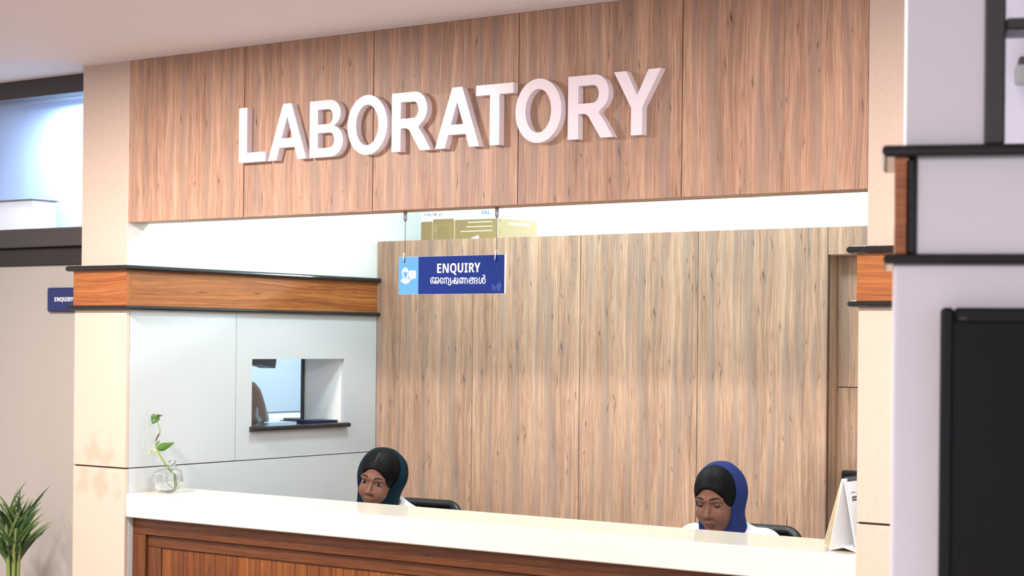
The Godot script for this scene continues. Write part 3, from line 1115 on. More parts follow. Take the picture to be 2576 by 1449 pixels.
func build_left_wall() -> void:
	# core of the wall between the booth and the side room, with the hatch left open
	var g := Geo.new()
	var hz0 := -0.655
	var hz1 := -1.2215
	var hy0 := 1.372
	var hy1 := 1.650
	g.bb(-0.225, 0.0, 0.0, CEIL, -0.15, hz0, 0.0)
	g.bb(-0.225, 0.0, 0.0, CEIL, hz1, -3.8897, 0.0)
	g.bb(-0.225, 0.0, 0.0, hy0 - 0.012, hz0, hz1, 0.0)
	g.bb(-0.225, 0.0, hy1, CEIL, hz0, hz1, 0.0)
	g.bb(-0.0019, 0.0, 0.0, CEIL, -0.15, -0.0006, 0.0)
	var core := struct("wall_left", g, M.white_wall)
	# cladding panels of the booth side
	var gy := 1.2407
	obj("panel", boxgeo(0.0, T, gy + 0.002, 1.836, -0.5625, -0.001, 0.0008, "v"), M.clad_white, core)
	g = Geo.new()
	g.bb(0.0, T, gy + 0.002, 1.836, -0.5643, hz0, 0.0)
	g.bb(0.0, T, gy + 0.002, hy0 - 0.012, hz0, hz1, 0.0)
	g.bb(0.0, T, hy1, 1.836, hz0, hz1, 0.0)
	g.bb(0.0, T, gy + 0.002, 1.836, hz1, ZB, 0.0)
	obj("panel", g, M.clad_white, core)
	obj("panel", boxgeo(0.0, T, 0.0, gy - 0.002, -1.134, -0.001, 0.0008, "v", Vector2(0.3, 0.1)), M.clad_white, core)
	obj("panel", boxgeo(0.0, T, 0.0, gy - 0.002, ZB, -1.1355, 0.0008, "v", Vector2(0.7, 0.4)), M.clad_white, core)
	obj("joint", boxgeo(0.0, T - 0.006, gy - 0.002, gy + 0.002, ZB, -0.001, 0.0), M.groove, core)
	# pier at the front of that wall
	g = Geo.new()
	g.bb(-0.257, -0.002, 0.0, CEIL, -0.15, 0.0, 0.0)
	var pier := struct("wall_left_pier", g, M.cream)
	obj("panel", boxgeo(-0.257 - T, T - 0.0005, gy + 0.003, 1.836, 0.0, T, 0.0012, "v", Vector2(0.288, 1.838)), M.stained[0], pier)
	obj("panel", boxgeo(-0.257 - T, T - 0.0005, 0.0, gy - 0.003, 0.0, T, 0.0012, "v", Vector2(0.288, 1.238)), M.stained[1], pier)
	obj("panel", boxgeo(-0.257 - T, -0.257, 0.0, 1.836, -0.15, 0.0, 0.001, "v"), M.cream, pier)
	obj("joint", boxgeo(-0.257 - T + 0.006, T - 0.006, gy - 0.003, gy + 0.003, 0.0, T - 0.006, 0.0), M.groove, pier)
	# the part of the pier's inner side beside the counter cabinet
	band("trim_1", [Vector2(-0.257, -0.148), Vector2(-0.257, 0.0), Vector2(0.0, 0.0), Vector2(0.0, ZB + 0.0005)], null)
	# hatch: granite sill, sliding glass
	var w := Geo.new()
	w.mould([Vector2(T, hz0 + 0.012), Vector2(T, hz1 - 0.012)], rail_profile(1.366, 0.020, 0.030))
	w.bb(-0.225, T, 1.360, 1.372, hz1 + 0.0005, hz0 - 0.0005, 0.001)
	var win := struct("window_1", w, M.granite)
	obj("pane", boxgeo(-0.222, -0.216, 1.3725, hy1, hz1 + 0.014, hz0 - 0.001, 0.0), M.glass, win)
	obj("frame", boxgeo(-0.224, -0.212, 1.3725, hy1, hz1 + 0.001, hz1 + 0.014, 0.001), M.alu_dark, win)
	# side room behind the hatch
	var far := struct("wall_side_room", boxgeo(-1.70, -1.60, 1.336, CEIL, -3.8897, -0.71, 0.001), M.side_room)
	obj("panel", boxgeo(-1.70, -1.60, 0.0, 1.331, -3.8897, -0.71, 0.001), M.side_room, far)
	obj("joint", boxgeo(-1.70, -1.606, 1.331, 1.336, -3.8897, -0.71, 0.0), M.groove, far)

func build_back() -> void:
	var bx := [0.0, 0.5476, 1.0928, 1.6398, 2.1887]
	var g := Geo.new()
	g.bb(0.0005, 2.1887, 0.0, 2.164, -2.0, ZB - 0.012, 0.0)
	g.bb(2.1887, 2.997, 2.064, 2.164, -2.0, ZB - 0.012, 0.0)
	var o := struct("wall_back", g, M.white_wall)
	var offs := [0.52, 0.02, 0.78, 0.30]
	for k in 4:
		obj("panel", boxgeo(bx[k] + (0.0013 if k else 0.0185), bx[k + 1] - 0.0013, 0.0, 2.1665, ZB - 0.012, ZB, 0.0008, "v", Vector2(offs[k], 2.17 + 0.14 * k)), M.laminate, o)
	for k in range(1, 5):
		obj("joint", boxgeo(bx[k] - 0.004, bx[k] + 0.004, 0.0, 2.163, ZB - 0.0122, ZB - 0.0105, 0.0), M.groove, o)
	obj("panel", boxgeo(2.1895, 2.996, 2.0635, 2.1665, ZB - 0.012, ZB, 0.0008, "v", Vector2(0.9, 0.4)), M.laminate, o)
	obj("jamb", boxgeo(2.1875, 2.1890, 0.0, 2.063, -1.535, ZB - 0.012, 0.0, "v", Vector2(0.2, 0.3)), M.laminate, o)
	obj("jamb", boxgeo(2.1890, 2.996, 2.0605, 2.0635, -1.535, ZB - 0.012, 0.0, "h", Vector2(0.2, 0.3)), M.laminate, o)
	# recessed door leaf, in two lengths
	var dg := boxgeo(2.1895, 2.996, 1.5745, 2.0600, -1.56, -1.521, 0.001, "v", Vector2(0.66, 0.5))
	var door := struct("door_1", dg, M.laminate)
	obj("panel", boxgeo(2.1895, 2.996, 0.004, 1.5715, -1.56, -1.521, 0.001, "v", Vector2(0.15, 0.9)), M.laminate, door)
	obj("joint", boxgeo(2.1895, 2.996, 1.5715, 1.5745, -1.56, -1.527, 0.0), M.groove, door)
	var rd := thing("door_reader", "small black box fixed on the recessed wooden door behind the calendar", "door reader", Vector3(2.262, 1.215, -1.521))
	var rg := Geo.new()
	rg.box(Vector3(0, 0, 0.012), Vector3(0.085, 0.10, 0.024), 0.006)
	obj("housing", rg, M.black_plastic, rd)
	rg = Geo.new()
	rg.box(Vector3(0.0, 0.018, 0.0245), Vector3(0.060, 0.04, 0.002), 0.001)
	obj("display", rg, M.tv_screen, rd)
	# a round pendant in the room behind, seen just under the fascia
	var pd := thing("pendant_light", "round grey fitting hanging just below the wooden fascia's right half", "ceiling fitting", Vector3(1.288, CEIL, -2.5))
	var pg := Geo.new()
	var prof := []
	for k in 9:
		var a := deg_to_rad(-90.0 + 90.0 * k / 8.0)
		prof.append(Vector2(maxf(0.085 * cos(a), 0.001), -0.355 + 0.034 * sin(a)))
	prof.append(Vector2(0.085, -0.33))
	prof.append(Vector2(0.02, -0.31))
	prof.append(Vector2(0.001, -0.31))
	pg.lathe(prof, 28, Vector3.ZERO)
	obj("bowl", pg, M.pendant, pd)
	pg = Geo.new()
	pg.tube([Vector3(0, -0.315, 0), Vector3(0, 0, 0)], [0.008, 0.008], 8)
	pg.lathe([Vector2(0.001, -0.03), Vector2(0.045, -0.025), Vector2(0.05, 0.0)], 20, Vector3.ZERO)
	obj("rod", pg, M.white_metal, pd)

func build_right() -> void:
	struct("wall_right", boxgeo(2.998, 3.2, 0.0, CEIL, -3.8897, -0.02, 0.0), M.white_wall)
	var gy := 1.238
	var pier := struct("wall_right_pier", boxgeo(2.9975, 3.45, 0.0, CEIL, -0.15, 0.0, 0.0), M.cream)
	obj("panel", boxgeo(2.9975 - T, 3.45, gy + 0.003, 1.836, 0.0, T, 0.0012, "v", Vector2(0.5, 0.3)), M.cream, pier)
	obj("panel", boxgeo(2.9975 - T, 3.45, 0.0, gy - 0.003, 0.0, T, 0.0012, "v", Vector2(0.9, 0.8)), M.cream, pier)
	obj("panel", boxgeo(2.9975 - T, 2.9974, gy + 0.002, 1.836, -0.6, 0.0, 0.0008, "v"), M.clad_white, pier)
	obj("panel", boxgeo(2.9975 - T, 2.9974, 0.0, gy - 0.002, -0.6, 0.0, 0.0008, "v"), M.clad_white, pier)
	obj("joint", boxgeo(2.9975 - T + 0.006, 3.45, gy - 0.003, gy + 0.003, 0.0, T - 0.006, 0.0), M.groove, pier)
	band("trim_2", [Vector2(2.9975, -0.6), Vector2(2.9975, 0.0), Vector2(3.45, 0.0)], null)
	struct("wall_lobby_back_right", boxgeo(3.45, 8.0, 0.0, CEIL, -0.15, -0.05, 0.0), M.near_wall)

func build_lobby_left() -> void:
	# grey wall left of the pier, with a high window in a dark frame
	var g := Geo.new()
	g.bb(-4.0, -0.257, 0.0, 2.02, -0.27, -0.15, 0.0)
	g.bb(-4.0, -2.6, 2.02, CEIL, -0.27, -0.15, 0.0)
	struct("wall_lobby_back_left", g, M.grey_wall)
	g = Geo.new()
	g.bb(-2.6, -0.2575, 2.702, CEIL, -0.25, -0.115, 0.004)
	g.bb(-2.6, -0.2575, 2.093, 2.168, -0.25, -0.105, 0.004)
	g.bb(-2.6, -2.54, 2.168, 2.702, -0.25, -0.12, 0.004)
	g.bb(-1.46, -1.41, 2.168, 2.702, -0.24, -0.125, 0.004)
	var win := struct("window_2", g, M.frame_dark)
	obj("apron", boxgeo(-2.6, -0.2575, 2.020, 2.0925, -0.25, -0.138, 0.004), M.apron_shaded, win)  # set-back strip below the frame, its shade painted in
	for k in 2:
		obj("pane", boxgeo([-2.54, -1.41][k], [-1.46, -0.2575][k], 2.168, 2.702, -0.198, -0.192, 0.0), M.window_glass, win)
	# close behind it: a blue wall for the glass reflections, and a white duct
	var fw := struct("wall_window_reflection", boxgeo(-4.0, -1.352, 1.95, CEIL, -0.71, -0.61, 0.0), M.blue_reflection)
	obj("panel", boxgeo(-1.350, -0.226, 1.95, CEIL, -0.71, -0.61, 0.001, "v", Vector2(0.3, 0.2)), M.blue_reflection, fw)
	obj("panel", boxgeo(-1.60, -0.226, 0.0, 1.95, -0.71, -0.61, 0.001), M.side_room, fw)
	struct("ceiling_window_room", boxgeo(-4.0, -0.226, 1.90, 1.95, -0.61, -0.27, 0.0), M.white_wall)
	var duct := thing("air_duct", "white box duct behind the high window's glass, lower left", "duct", Vector3(-1.9, 1.95, -0.42))
	g = Geo.new()
	g.bb(-1.2, 0.835, 0.0, 0.370, -0.13, 0.0, 0.004)
	obj("casing", g, M.paper, duct)
	g = Geo.new()
	g.bb(-1.2, 0.842, 0.370, 0.376, -0.135, 0.006, 0.002)
	obj("lid", g, M.alu_dark, duct)
	ceiling_lamp("added unseen ceiling light brightening the blue wall behind the high window", -0.95, -0.40, 0.2, 1.9, Color(0.86, 0.93, 1.0), "side room ceiling lights")  # unseen lamp added to brighten the blue behind the panes
	# blue wall sign beside the pier
	var s := thing("wall_sign", "small blue sign on the grey wall half hidden by the left pier", "sign", Vector3(-0.45, 1.881, -0.1499))
	g = Geo.new()
	g.box(Vector3(0, 0, 0.010), Vector3(0.335, 0.096, 0.020), 0.006)
	obj("plate", g, M.blue_plate, s)
	lettering("lettering", "ENQUIRY", Vector3(-0.063, 0.001, 0.0203), 0.0165, 0.112, M.ink_white, s)

func build_near_wall() -> void:
	# a wall end standing close to the camera at the right, turned towards it
	var root := Node3D.new()
	root.name = "wall_near"
	root.set_meta("kind", "structure")
	add_child(root)
	root.position = Vector3(4.083, 0.0, 2.300)
	root.rotation.y = deg_to_rad(24.0)
	obj("core", boxgeo(0.0, 1.1, 0.0, 1.843, -0.22, 0.0, 0.004), M.near_wall, root)
	obj("upper_wall", boxgeo(0.0145, 0.125, 2.004, CEIL, -0.20, -0.012, 0.002), M.near_wall, root)
	obj("band_panel", boxgeo(0.030, 1.1, 1.853, 1.988, -0.20, -0.006, 0.001), M.near_wall, root)
	obj("band_board", boxgeo(0.001, 0.0165, 1.853, 1.988, -0.20, 0.002, 0.001, "h", Vector2(0.1, 0.3)), M.teak, root)
	obj("upright", boxgeo(0.0165, 0.030, 1.853, 1.988, -0.05, 0.004, 0.005), M.granite, root)
	var path := [Vector2(0.0, -0.22), Vector2(0.0, 0.0), Vector2(1.1, 0.0)]
	var g := Geo.new()
	g.mould(path, rail_profile(1.9955, 0.0165, 0.017))
	g.bb(0.0, 1.1, 1.9875, 2.0035, -0.22, -0.0005, 0.0)
	obj("top_rail", g, M.granite, root)
	g = Geo.new()
	g.mould(path, rail_profile(1.8485, 0.0150, 0.014))
	g.bb(0.0, 1.1, 1.8415, 1.8555, -0.22, -0.0005, 0.0)
	obj("bottom_rail", g, M.granite, root)
	# glazed screen above the band
	var win := Node3D.new()
	win.name = "window_3"
	win.set_meta("kind", "structure")
	add_child(win)
	win.transform = root.transform
	obj("frame", boxgeo(0.118, 0.1455, 2.004, CEIL, -0.09, -0.004, 0.003), M.alu_dark, win)
	obj("frame", boxgeo(1.06, 1.10, 2.004, CEIL, -0.09, -0.004, 0.003), M.alu_dark, win)
	obj("transom", boxgeo(0.1455, 1.06, 2.160, 2.176, -0.085, -0.008, 0.003), M.alu_dark, win)
	obj("pane", boxgeo(0.1455, 1.06, 2.004, 2.160, -0.05, -0.045, 0.0), M.glass, win)
	obj("pane", boxgeo(0.1455, 1.06, 2.176, CEIL, -0.05, -0.045, 0.0), M.glass, win)
	# what stands behind that glass: a white wall with a small switch box
	var back := struct("wall_behind_screen", boxgeo(0.10, 1.4, 0.0, CEIL, -0.62, -0.55, 0.0), M.near_wall)
	back.transform = root.transform
	var sw := thing("switch_box", "small grey switch box with a black top behind the glazed screen", "switch box")
	sw.transform = root.transform * Transform3D(Basis.IDENTITY, Vector3(0.240, 2.183, -0.55))
	g = Geo.new()
	g.box(Vector3(0, -0.008, 0.02), Vector3(0.09, 0.030, 0.04), 0.003)
	obj("casing", g, M.pendant, sw)
	g = Geo.new()
	g.box(Vector3(0.002, 0.0135, 0.018), Vector3(0.085, 0.014, 0.036), 0.003)
	obj("cap", g, M.black_plastic, sw)
	# television hung on the wall end
	var tv := thing("television", "black flat television mounted on the near wall at the right edge", "television")
	tv.transform = root.transform * Transform3D(Basis.IDENTITY, Vector3(0.062, 1.782, 0.0))
	g = Geo.new()
	var fz := 0.052
	g.bb(0.0, 0.017, -0.52, 0.0, 0.012, fz, 0.004)
	g.bb(0.863, 0.88, -0.52, 0.0, 0.012, fz, 0.004)
	g.bb(0.017, 0.863, -0.021, 0.0, 0.012, fz, 0.004)
	g.bb(0.017, 0.863, -0.52, -0.495, 0.012, fz, 0.004)
	obj("bezel", g, M.tv, tv)
	obj("screen", boxgeo(0.016, 0.864, -0.496, -0.020, 0.014, fz - 0.005, 0.001), M.tv_screen, tv)
	obj("mount", boxgeo(0.25, 0.63, -0.40, -0.12, 0.0, 0.014, 0.002), M.black_plastic, tv)
	lettering("lettering", "101", Vector3(0.028, -0.0145, fz + 0.0002), 0.0042, 0.009, M.ink_faint, tv)

# ---------------------------------------------------------------- the counter
func build_counter() -> void:
	var top := obj("countertop", boxgeo(T, 2.9975 - T, CB, CT, -0.305, T - 0.002, 0.0035), M.quartz)
	tag(top, "long polished cream stone countertop across the reception opening", "countertop")
	var cab := thing("counter_cabinet", "red-brown wooden counter front of upright boards in a moulded frame", "counter", Vector3(0, 0, 0))
	var x0 := T
	var x1 := 2.9975 - T
	obj("body", boxgeo(x0, x1, 0.0, CB, -0.28, -0.050, 0.0), M.cabinet_wood, cab)
	# outer frame
	obj("frame_rail", boxgeo(x0, x1, 0.994, CB, -0.052, -0.022, 0.003, "h", Vector2(0.1, 0.2)), M.cabinet_wood, cab)
	obj("frame_rail", boxgeo(x0, x1, 0.0, 0.10, -0.052, -0.022, 0.003, "h", Vector2(0.3, 0.5)), M.cabinet_wood, cab)
	obj("frame_stile", boxgeo(x0, 0.085, 0.10, 0.9935, -0.052, -0.022, 0.003, "v", Vector2(0.2, 0.1)), M.cabinet_wood, cab)
	obj("frame_stile", boxgeo(x1 - 0.068, x1, 0.10, 0.9935, -0.052, -0.022, 0.003, "v", Vector2(0.05, 0.4)), M.cabinet_wood, cab)
	# inner, lower frame
	var ix0 := 0.0855
	var ix1 := x1 - 0.0685
	obj("inner_rail", boxgeo(ix0, ix1, 0.949, 0.9935, -0.052, -0.035, 0.003, "h", Vector2(0.22, 0.7)), M.cabinet_wood, cab)
	obj("inner_rail", boxgeo(ix0, ix1, 0.1005, 0.145, -0.052, -0.035, 0.003, "h", Vector2(0.02, 0.35)), M.cabinet_wood, cab)
	obj("inner_stile", boxgeo(ix0, 0.1565, 0.1455, 0.9485, -0.052, -0.035, 0.003, "v", Vector2(0.12, 0.6)), M.cabinet_wood, cab)
	obj("inner_stile", boxgeo(ix1 - 0.071, ix1, 0.1455, 0.9485, -0.052, -0.035, 0.003, "v", Vector2(0.32, 0.2)), M.cabinet_wood, cab)
	var bx0 := 0.157
	var bx1 := ix1 - 0.0715
	var cnt := 48
	var pitch := (bx1 - bx0) / cnt
	var kinds := []
	for k in 6:
		kinds.append(boxgeo(0.0008, pitch - 0.0008, 0.1458, 0.9482, -0.052, -0.0415, 0.0016, "v", Vector2(0.07 * k, 0.952)).mesh())
	for k in cnt:
		var b := put("board", kinds[rng.randi() % 6], M.boards[rng.randi() % 4], cab)
		b.position.x = bx0 + k * pitch
	# desk behind, at sitting height
	var desk := thing("desk", "pale desk behind the high reception counter", "desk", Vector3(0, 0, 0))
	obj("desktop", boxgeo(0.05, 2.93, 0.72, 0.75, -0.66, -0.285, 0.003), M.quartz, desk)
	for x in [0.08, 1.48, 2.90]:
		obj("support", boxgeo(x - 0.012, x + 0.012, 0.0, 0.72, -0.62, -0.285, 0.002), M.cabinet_wood, desk)

# ---------------------------------------------------------------- signs
func build_sign() -> void:
	var word := "LABORATORY"
	var xs := [0.602, 0.744, 0.939, 1.1104, 1.305, 1.488, 1.654, 1.810, 2.0096, 2.177]
	var says := ["first letter of the sign", "between L and B", "third letter of the sign", "between B and R", "right of the first O", "between R and T", "between A and O", "between T and R", "next to the final Y", "last letter of the sign"]
	for k in 10:
		var ch := word[k]
		var o := obj("sign_letter", letter_geo(ch, 0.027), M.letter)
		o.position = Vector3(xs[k], 2.3555, 0.0002)
		tag(o, "white raised block letter %s on the wooden fascia, %s" % [ch, says[k]], "letter", "letters of the fascia sign")
	# hanging enquiry sign
	var W := 1064
	var H := 380
	var im := Image.create(W, H, false, Image.FORMAT_RGB8)
	im.fill(c8(20, 46, 122))
	im.fill_rect(Rect2i(0, 0, 206, H), c8(92, 156, 208))
	var at := func(X: float, Y: float) -> Vector2:
		var u := 1075.0 + X / 16.1
		var vv := 685.0 + Y / 16.1
		return Vector2((u - 1002.0) * 4.0, (vv - (647.0 - (u - 1002.0) * 0.0263)) * 4.0)
	var script := [
		[200, 455, 175, 400, 168, 320, 185, 250, 230, 215, 290, 213, 345, 240], [262, 265, 245, 320, 245, 395, 285, 440, 325, 420, 330, 375, 300, 350], [375, 455, 375, 330, 372, 260], [372, 250, 400, 220, 440, 213, 480, 240, 500, 320, 495, 400, 460, 445, 425, 430, 420, 385, 450, 350, 485, 352],
		[650, 290, 652, 245, 612, 218, 572, 250, 556, 330, 575, 410, 615, 445, 655, 420, 650, 372, 612, 345],
		[730, 440, 710, 350, 720, 250, 750, 215, 790, 230, 803, 290, 803, 440], [803, 270, 830, 215, 870, 220, 900, 280, 906, 380, 880, 440], [880, 440, 898, 492, 978, 490, 976, 350, 968, 215],
		[1040, 440, 1045, 370, 1065, 325, 1095, 330, 1110, 370, 1120, 440], [1120, 440, 1200, 441, 1272, 440, 1270, 330, 1265, 210], [1120, 440, 1150, 350, 1188, 300, 1190, 235, 1160, 210, 1125, 240, 1135, 300, 1190, 335, 1245, 420],
		[1430, 265, 1390, 222, 1348, 255, 1334, 340, 1350, 410, 1385, 430, 1420, 400, 1415, 350, 1380, 335], [1395, 216, 1445, 213, 1470, 260, 1470, 435], [1470, 255, 1505, 212, 1548, 240, 1556, 320, 1555, 435], [1555, 260, 1595, 212, 1638, 250, 1655, 340, 1642, 435],
		[1800, 425, 1755, 420, 1728, 370, 1728, 290, 1755, 225, 1820, 205, 1895, 206, 1940, 245, 1945, 330, 1945, 435], [1770, 350, 1795, 300, 1840, 250, 1885, 270, 1850, 325, 1888, 380, 1855, 428, 1800, 425], [1945, 250, 1990, 206, 2040, 230, 2050, 285, 2000, 322, 2050, 360, 2052, 412, 2012, 430],
		[2132, 190, 2120, 300, 2130, 390, 2165, 430, 2205, 395, 2215, 300, 2240, 225, 2300, 200, 2350, 250, 2366, 330, 2350, 400, 2310, 425, 2270, 390, 2265, 300, 2300, 210, 2340, 165, 2335, 110, 2295, 92, 2275, 112],
	]
	for q in script:
		var pts := []
		for k in range(0, q.size(), 2):
			pts.append(at.call(q[k], q[k + 1]))
		stroke(im, curve(pts), 4.0, c8(246, 247, 252))
	# figure with a headscarf and a speech bubble
	var ip := func(X: float, Y: float) -> Vector2:
		var u := 1000.0 + X / 22.3
		var vv := 660.0 + Y / 22.3
		return Vector2((u - 1002.0) * 4.0, (vv - (647.0 - (u - 1002.0) * 0.0263)) * 4.0)
	var white := c8(246, 252, 255)
	var lightblue := c8(92, 156, 208)
	var shapes := [
		[[160, 1025, 300, 910, 440, 1010, 600, 910, 735, 1020, 640, 1150, 520, 1220, 400, 1220, 270, 1150], white],
		[[430, 290, 340, 330, 270, 420, 243, 540, 245, 700, 290, 850, 360, 930, 445, 965, 530, 920, 590, 830, 625, 690, 620, 540, 590, 420, 520, 325], white],
		[[340, 505, 470, 550, 545, 535, 572, 640, 545, 770, 500, 860, 445, 895, 390, 860, 335, 770, 303, 660], lightblue],
		[[680, 470, 1000, 465, 1040, 500, 1050, 870, 1020, 910, 860, 925, 780, 1005, 765, 925, 680, 905, 655, 870, 650, 500], white],
	]
	for q in shapes:
		var pv := PackedVector2Array()
		for k in range(0, q[0].size(), 2):
			pv.append(ip.call(q[0][k], q[0][k + 1]))
		fill_poly(im, pv, q[1])
	var qm := []
	for p in [[785, 620], [800, 580], [850, 565], [895, 600], [890, 660], [850, 710], [845, 745]]:
		qm.append(ip.call(p[0], p[1]))
	stroke(im, curve(qm), 2.6, c8(150, 150, 170))
	var dot: Vector2 = ip.call(845, 805)
	dab(im, dot.x, dot.y, 3.4, c8(150, 150, 170))
	# maker's mark in the lower right corner
	var mk := func(X: float, Y: float) -> Vector2:
		var u := 880.0 + X / 4.77
		var vv := 480.0 + Y / 4.77
		return Vector2((u - 1002.0) * 4.0, (vv - (647.0 - (u - 1002.0) * 0.0263)) * 4.0)
	var pale := c8(74, 96, 166)
	for q in [[1718, 1190, 1714, 1110, 1752, 1160, 1776, 1105, 1776, 1190], [1745, 1190, 1730, 1150], [1776, 1130, 1795, 1085, 1815, 1120, 1800, 1190, 1776, 1150], [1785, 1120, 1805, 1150], [1780, 1160, 1812, 1110]]:
		var pts := []
		for k in range(0, q.size(), 2):
			pts.append(mk.call(q[k], q[k + 1]))
		stroke(im, pts, 3.0, pale)
	var m := mat(Color.WHITE, 0.6)
	m.metallic_specular = 0.25
	m.albedo_texture = ImageTexture.create_from_image(im)
	var sx := 0.4405
	var sy := 0.1258
	var s := thing("hanging_sign", "blue enquiry sign hanging on two wires below the fascia", "sign", Vector3(1.4975, 1.9485, -0.05))
	obj("board", boxgeo(-sx / 2.0, sx / 2.0, -sy / 2.0, sy / 2.0, -0.007, 0.0, 0.0006), M.sign_edge, s)
	var q := QuadMesh.new()
	q.size = Vector2(sx - 0.001, sy - 0.001)
	var pr := put("print", q, m, s)
	pr.position.z = 0.0004
	pr.set_meta("label", "blue printed face with white lettering and a headscarf figure")
	lettering("lettering", "ENQUIRY", Vector3(0.0325, 0.0218, 0.0009), 0.0305, 0.178, M.ink_white, s)
	for x in [-0.1965, 0.1845]:
		var g := Geo.new()
		g.tube([Vector3(x, 0.050, -0.004), Vector3(x, FB - 1.9485 - 0.030, -0.004)], [0.0011, 0.0011], 6)
		obj("wire", g, M.wire, s)
		g = Geo.new()
		g.lathe([Vector2(0.001, -0.036), Vector2(0.004, -0.034), Vector2(0.0065, -0.026), Vector2(0.0065, 0.0), Vector2(0.001, 0.0)], 12, Vector3(x, FB - 1.9485, -0.004))
		obj("ceiling_clip", g, M.steel, s)
		g = Geo.new()
		g.tube([Vector3(x, 0.045, 0.004), Vector3(x, 0.076, 0.0)], [0.0030, 0.0030], 8)
		g.tube([Vector3(x, 0.076, 0.0), Vector3(x, 0.045, -0.010)], [0.0030, 0.0030], 8)
		obj("hook", g, M.steel, s)

# ---------------------------------------------------------------- people and chairs
func build_people() -> void:
	cape_w = 0.114
	edge_at = 0.020
	edge_slope = 0.60
	scarf_r = Vector3(0.099, 0.104, 0.116)
	add_person("person in a dark teal headscarf seated behind the counter, looking out past it", Vector3(0.645, 0, -0.80), Vector3(0.655, 1.190, -0.70), Vector3(0.20, deg_to_rad(16), deg_to_rad(-11)), 1.014, 0.50, Vector3(0.02, 0.0, 1.0), c8(10, 32, 44), "dark teal headscarf", true)
	cape_w = 0.098
	edge_at = 0.022
	edge_slope = 0.25
	scarf_r = Vector3(0.089, 0.107, 0.114)
	add_person("person in a royal blue headscarf behind the counter, looking down and smiling", Vector3(2.135, 0, -0.80), Vector3(2.145, 1.203, -0.70), Vector3(0.29, deg_to_rad(4), 0.0), 1.034, -0.28, Vector3(0.0, -0.5, 0.8), c8(38, 49, 100), "royal blue headscarf", false)
	office_chair("black mesh office chair behind the teal headscarf", Vector3(0.535, 0, -0.93), deg_to_rad(6), 1.085)
	office_chair("black mesh office chair behind the blue headscarf", Vector3(2.050, 0, -0.93), deg_to_rad(6), 1.085)

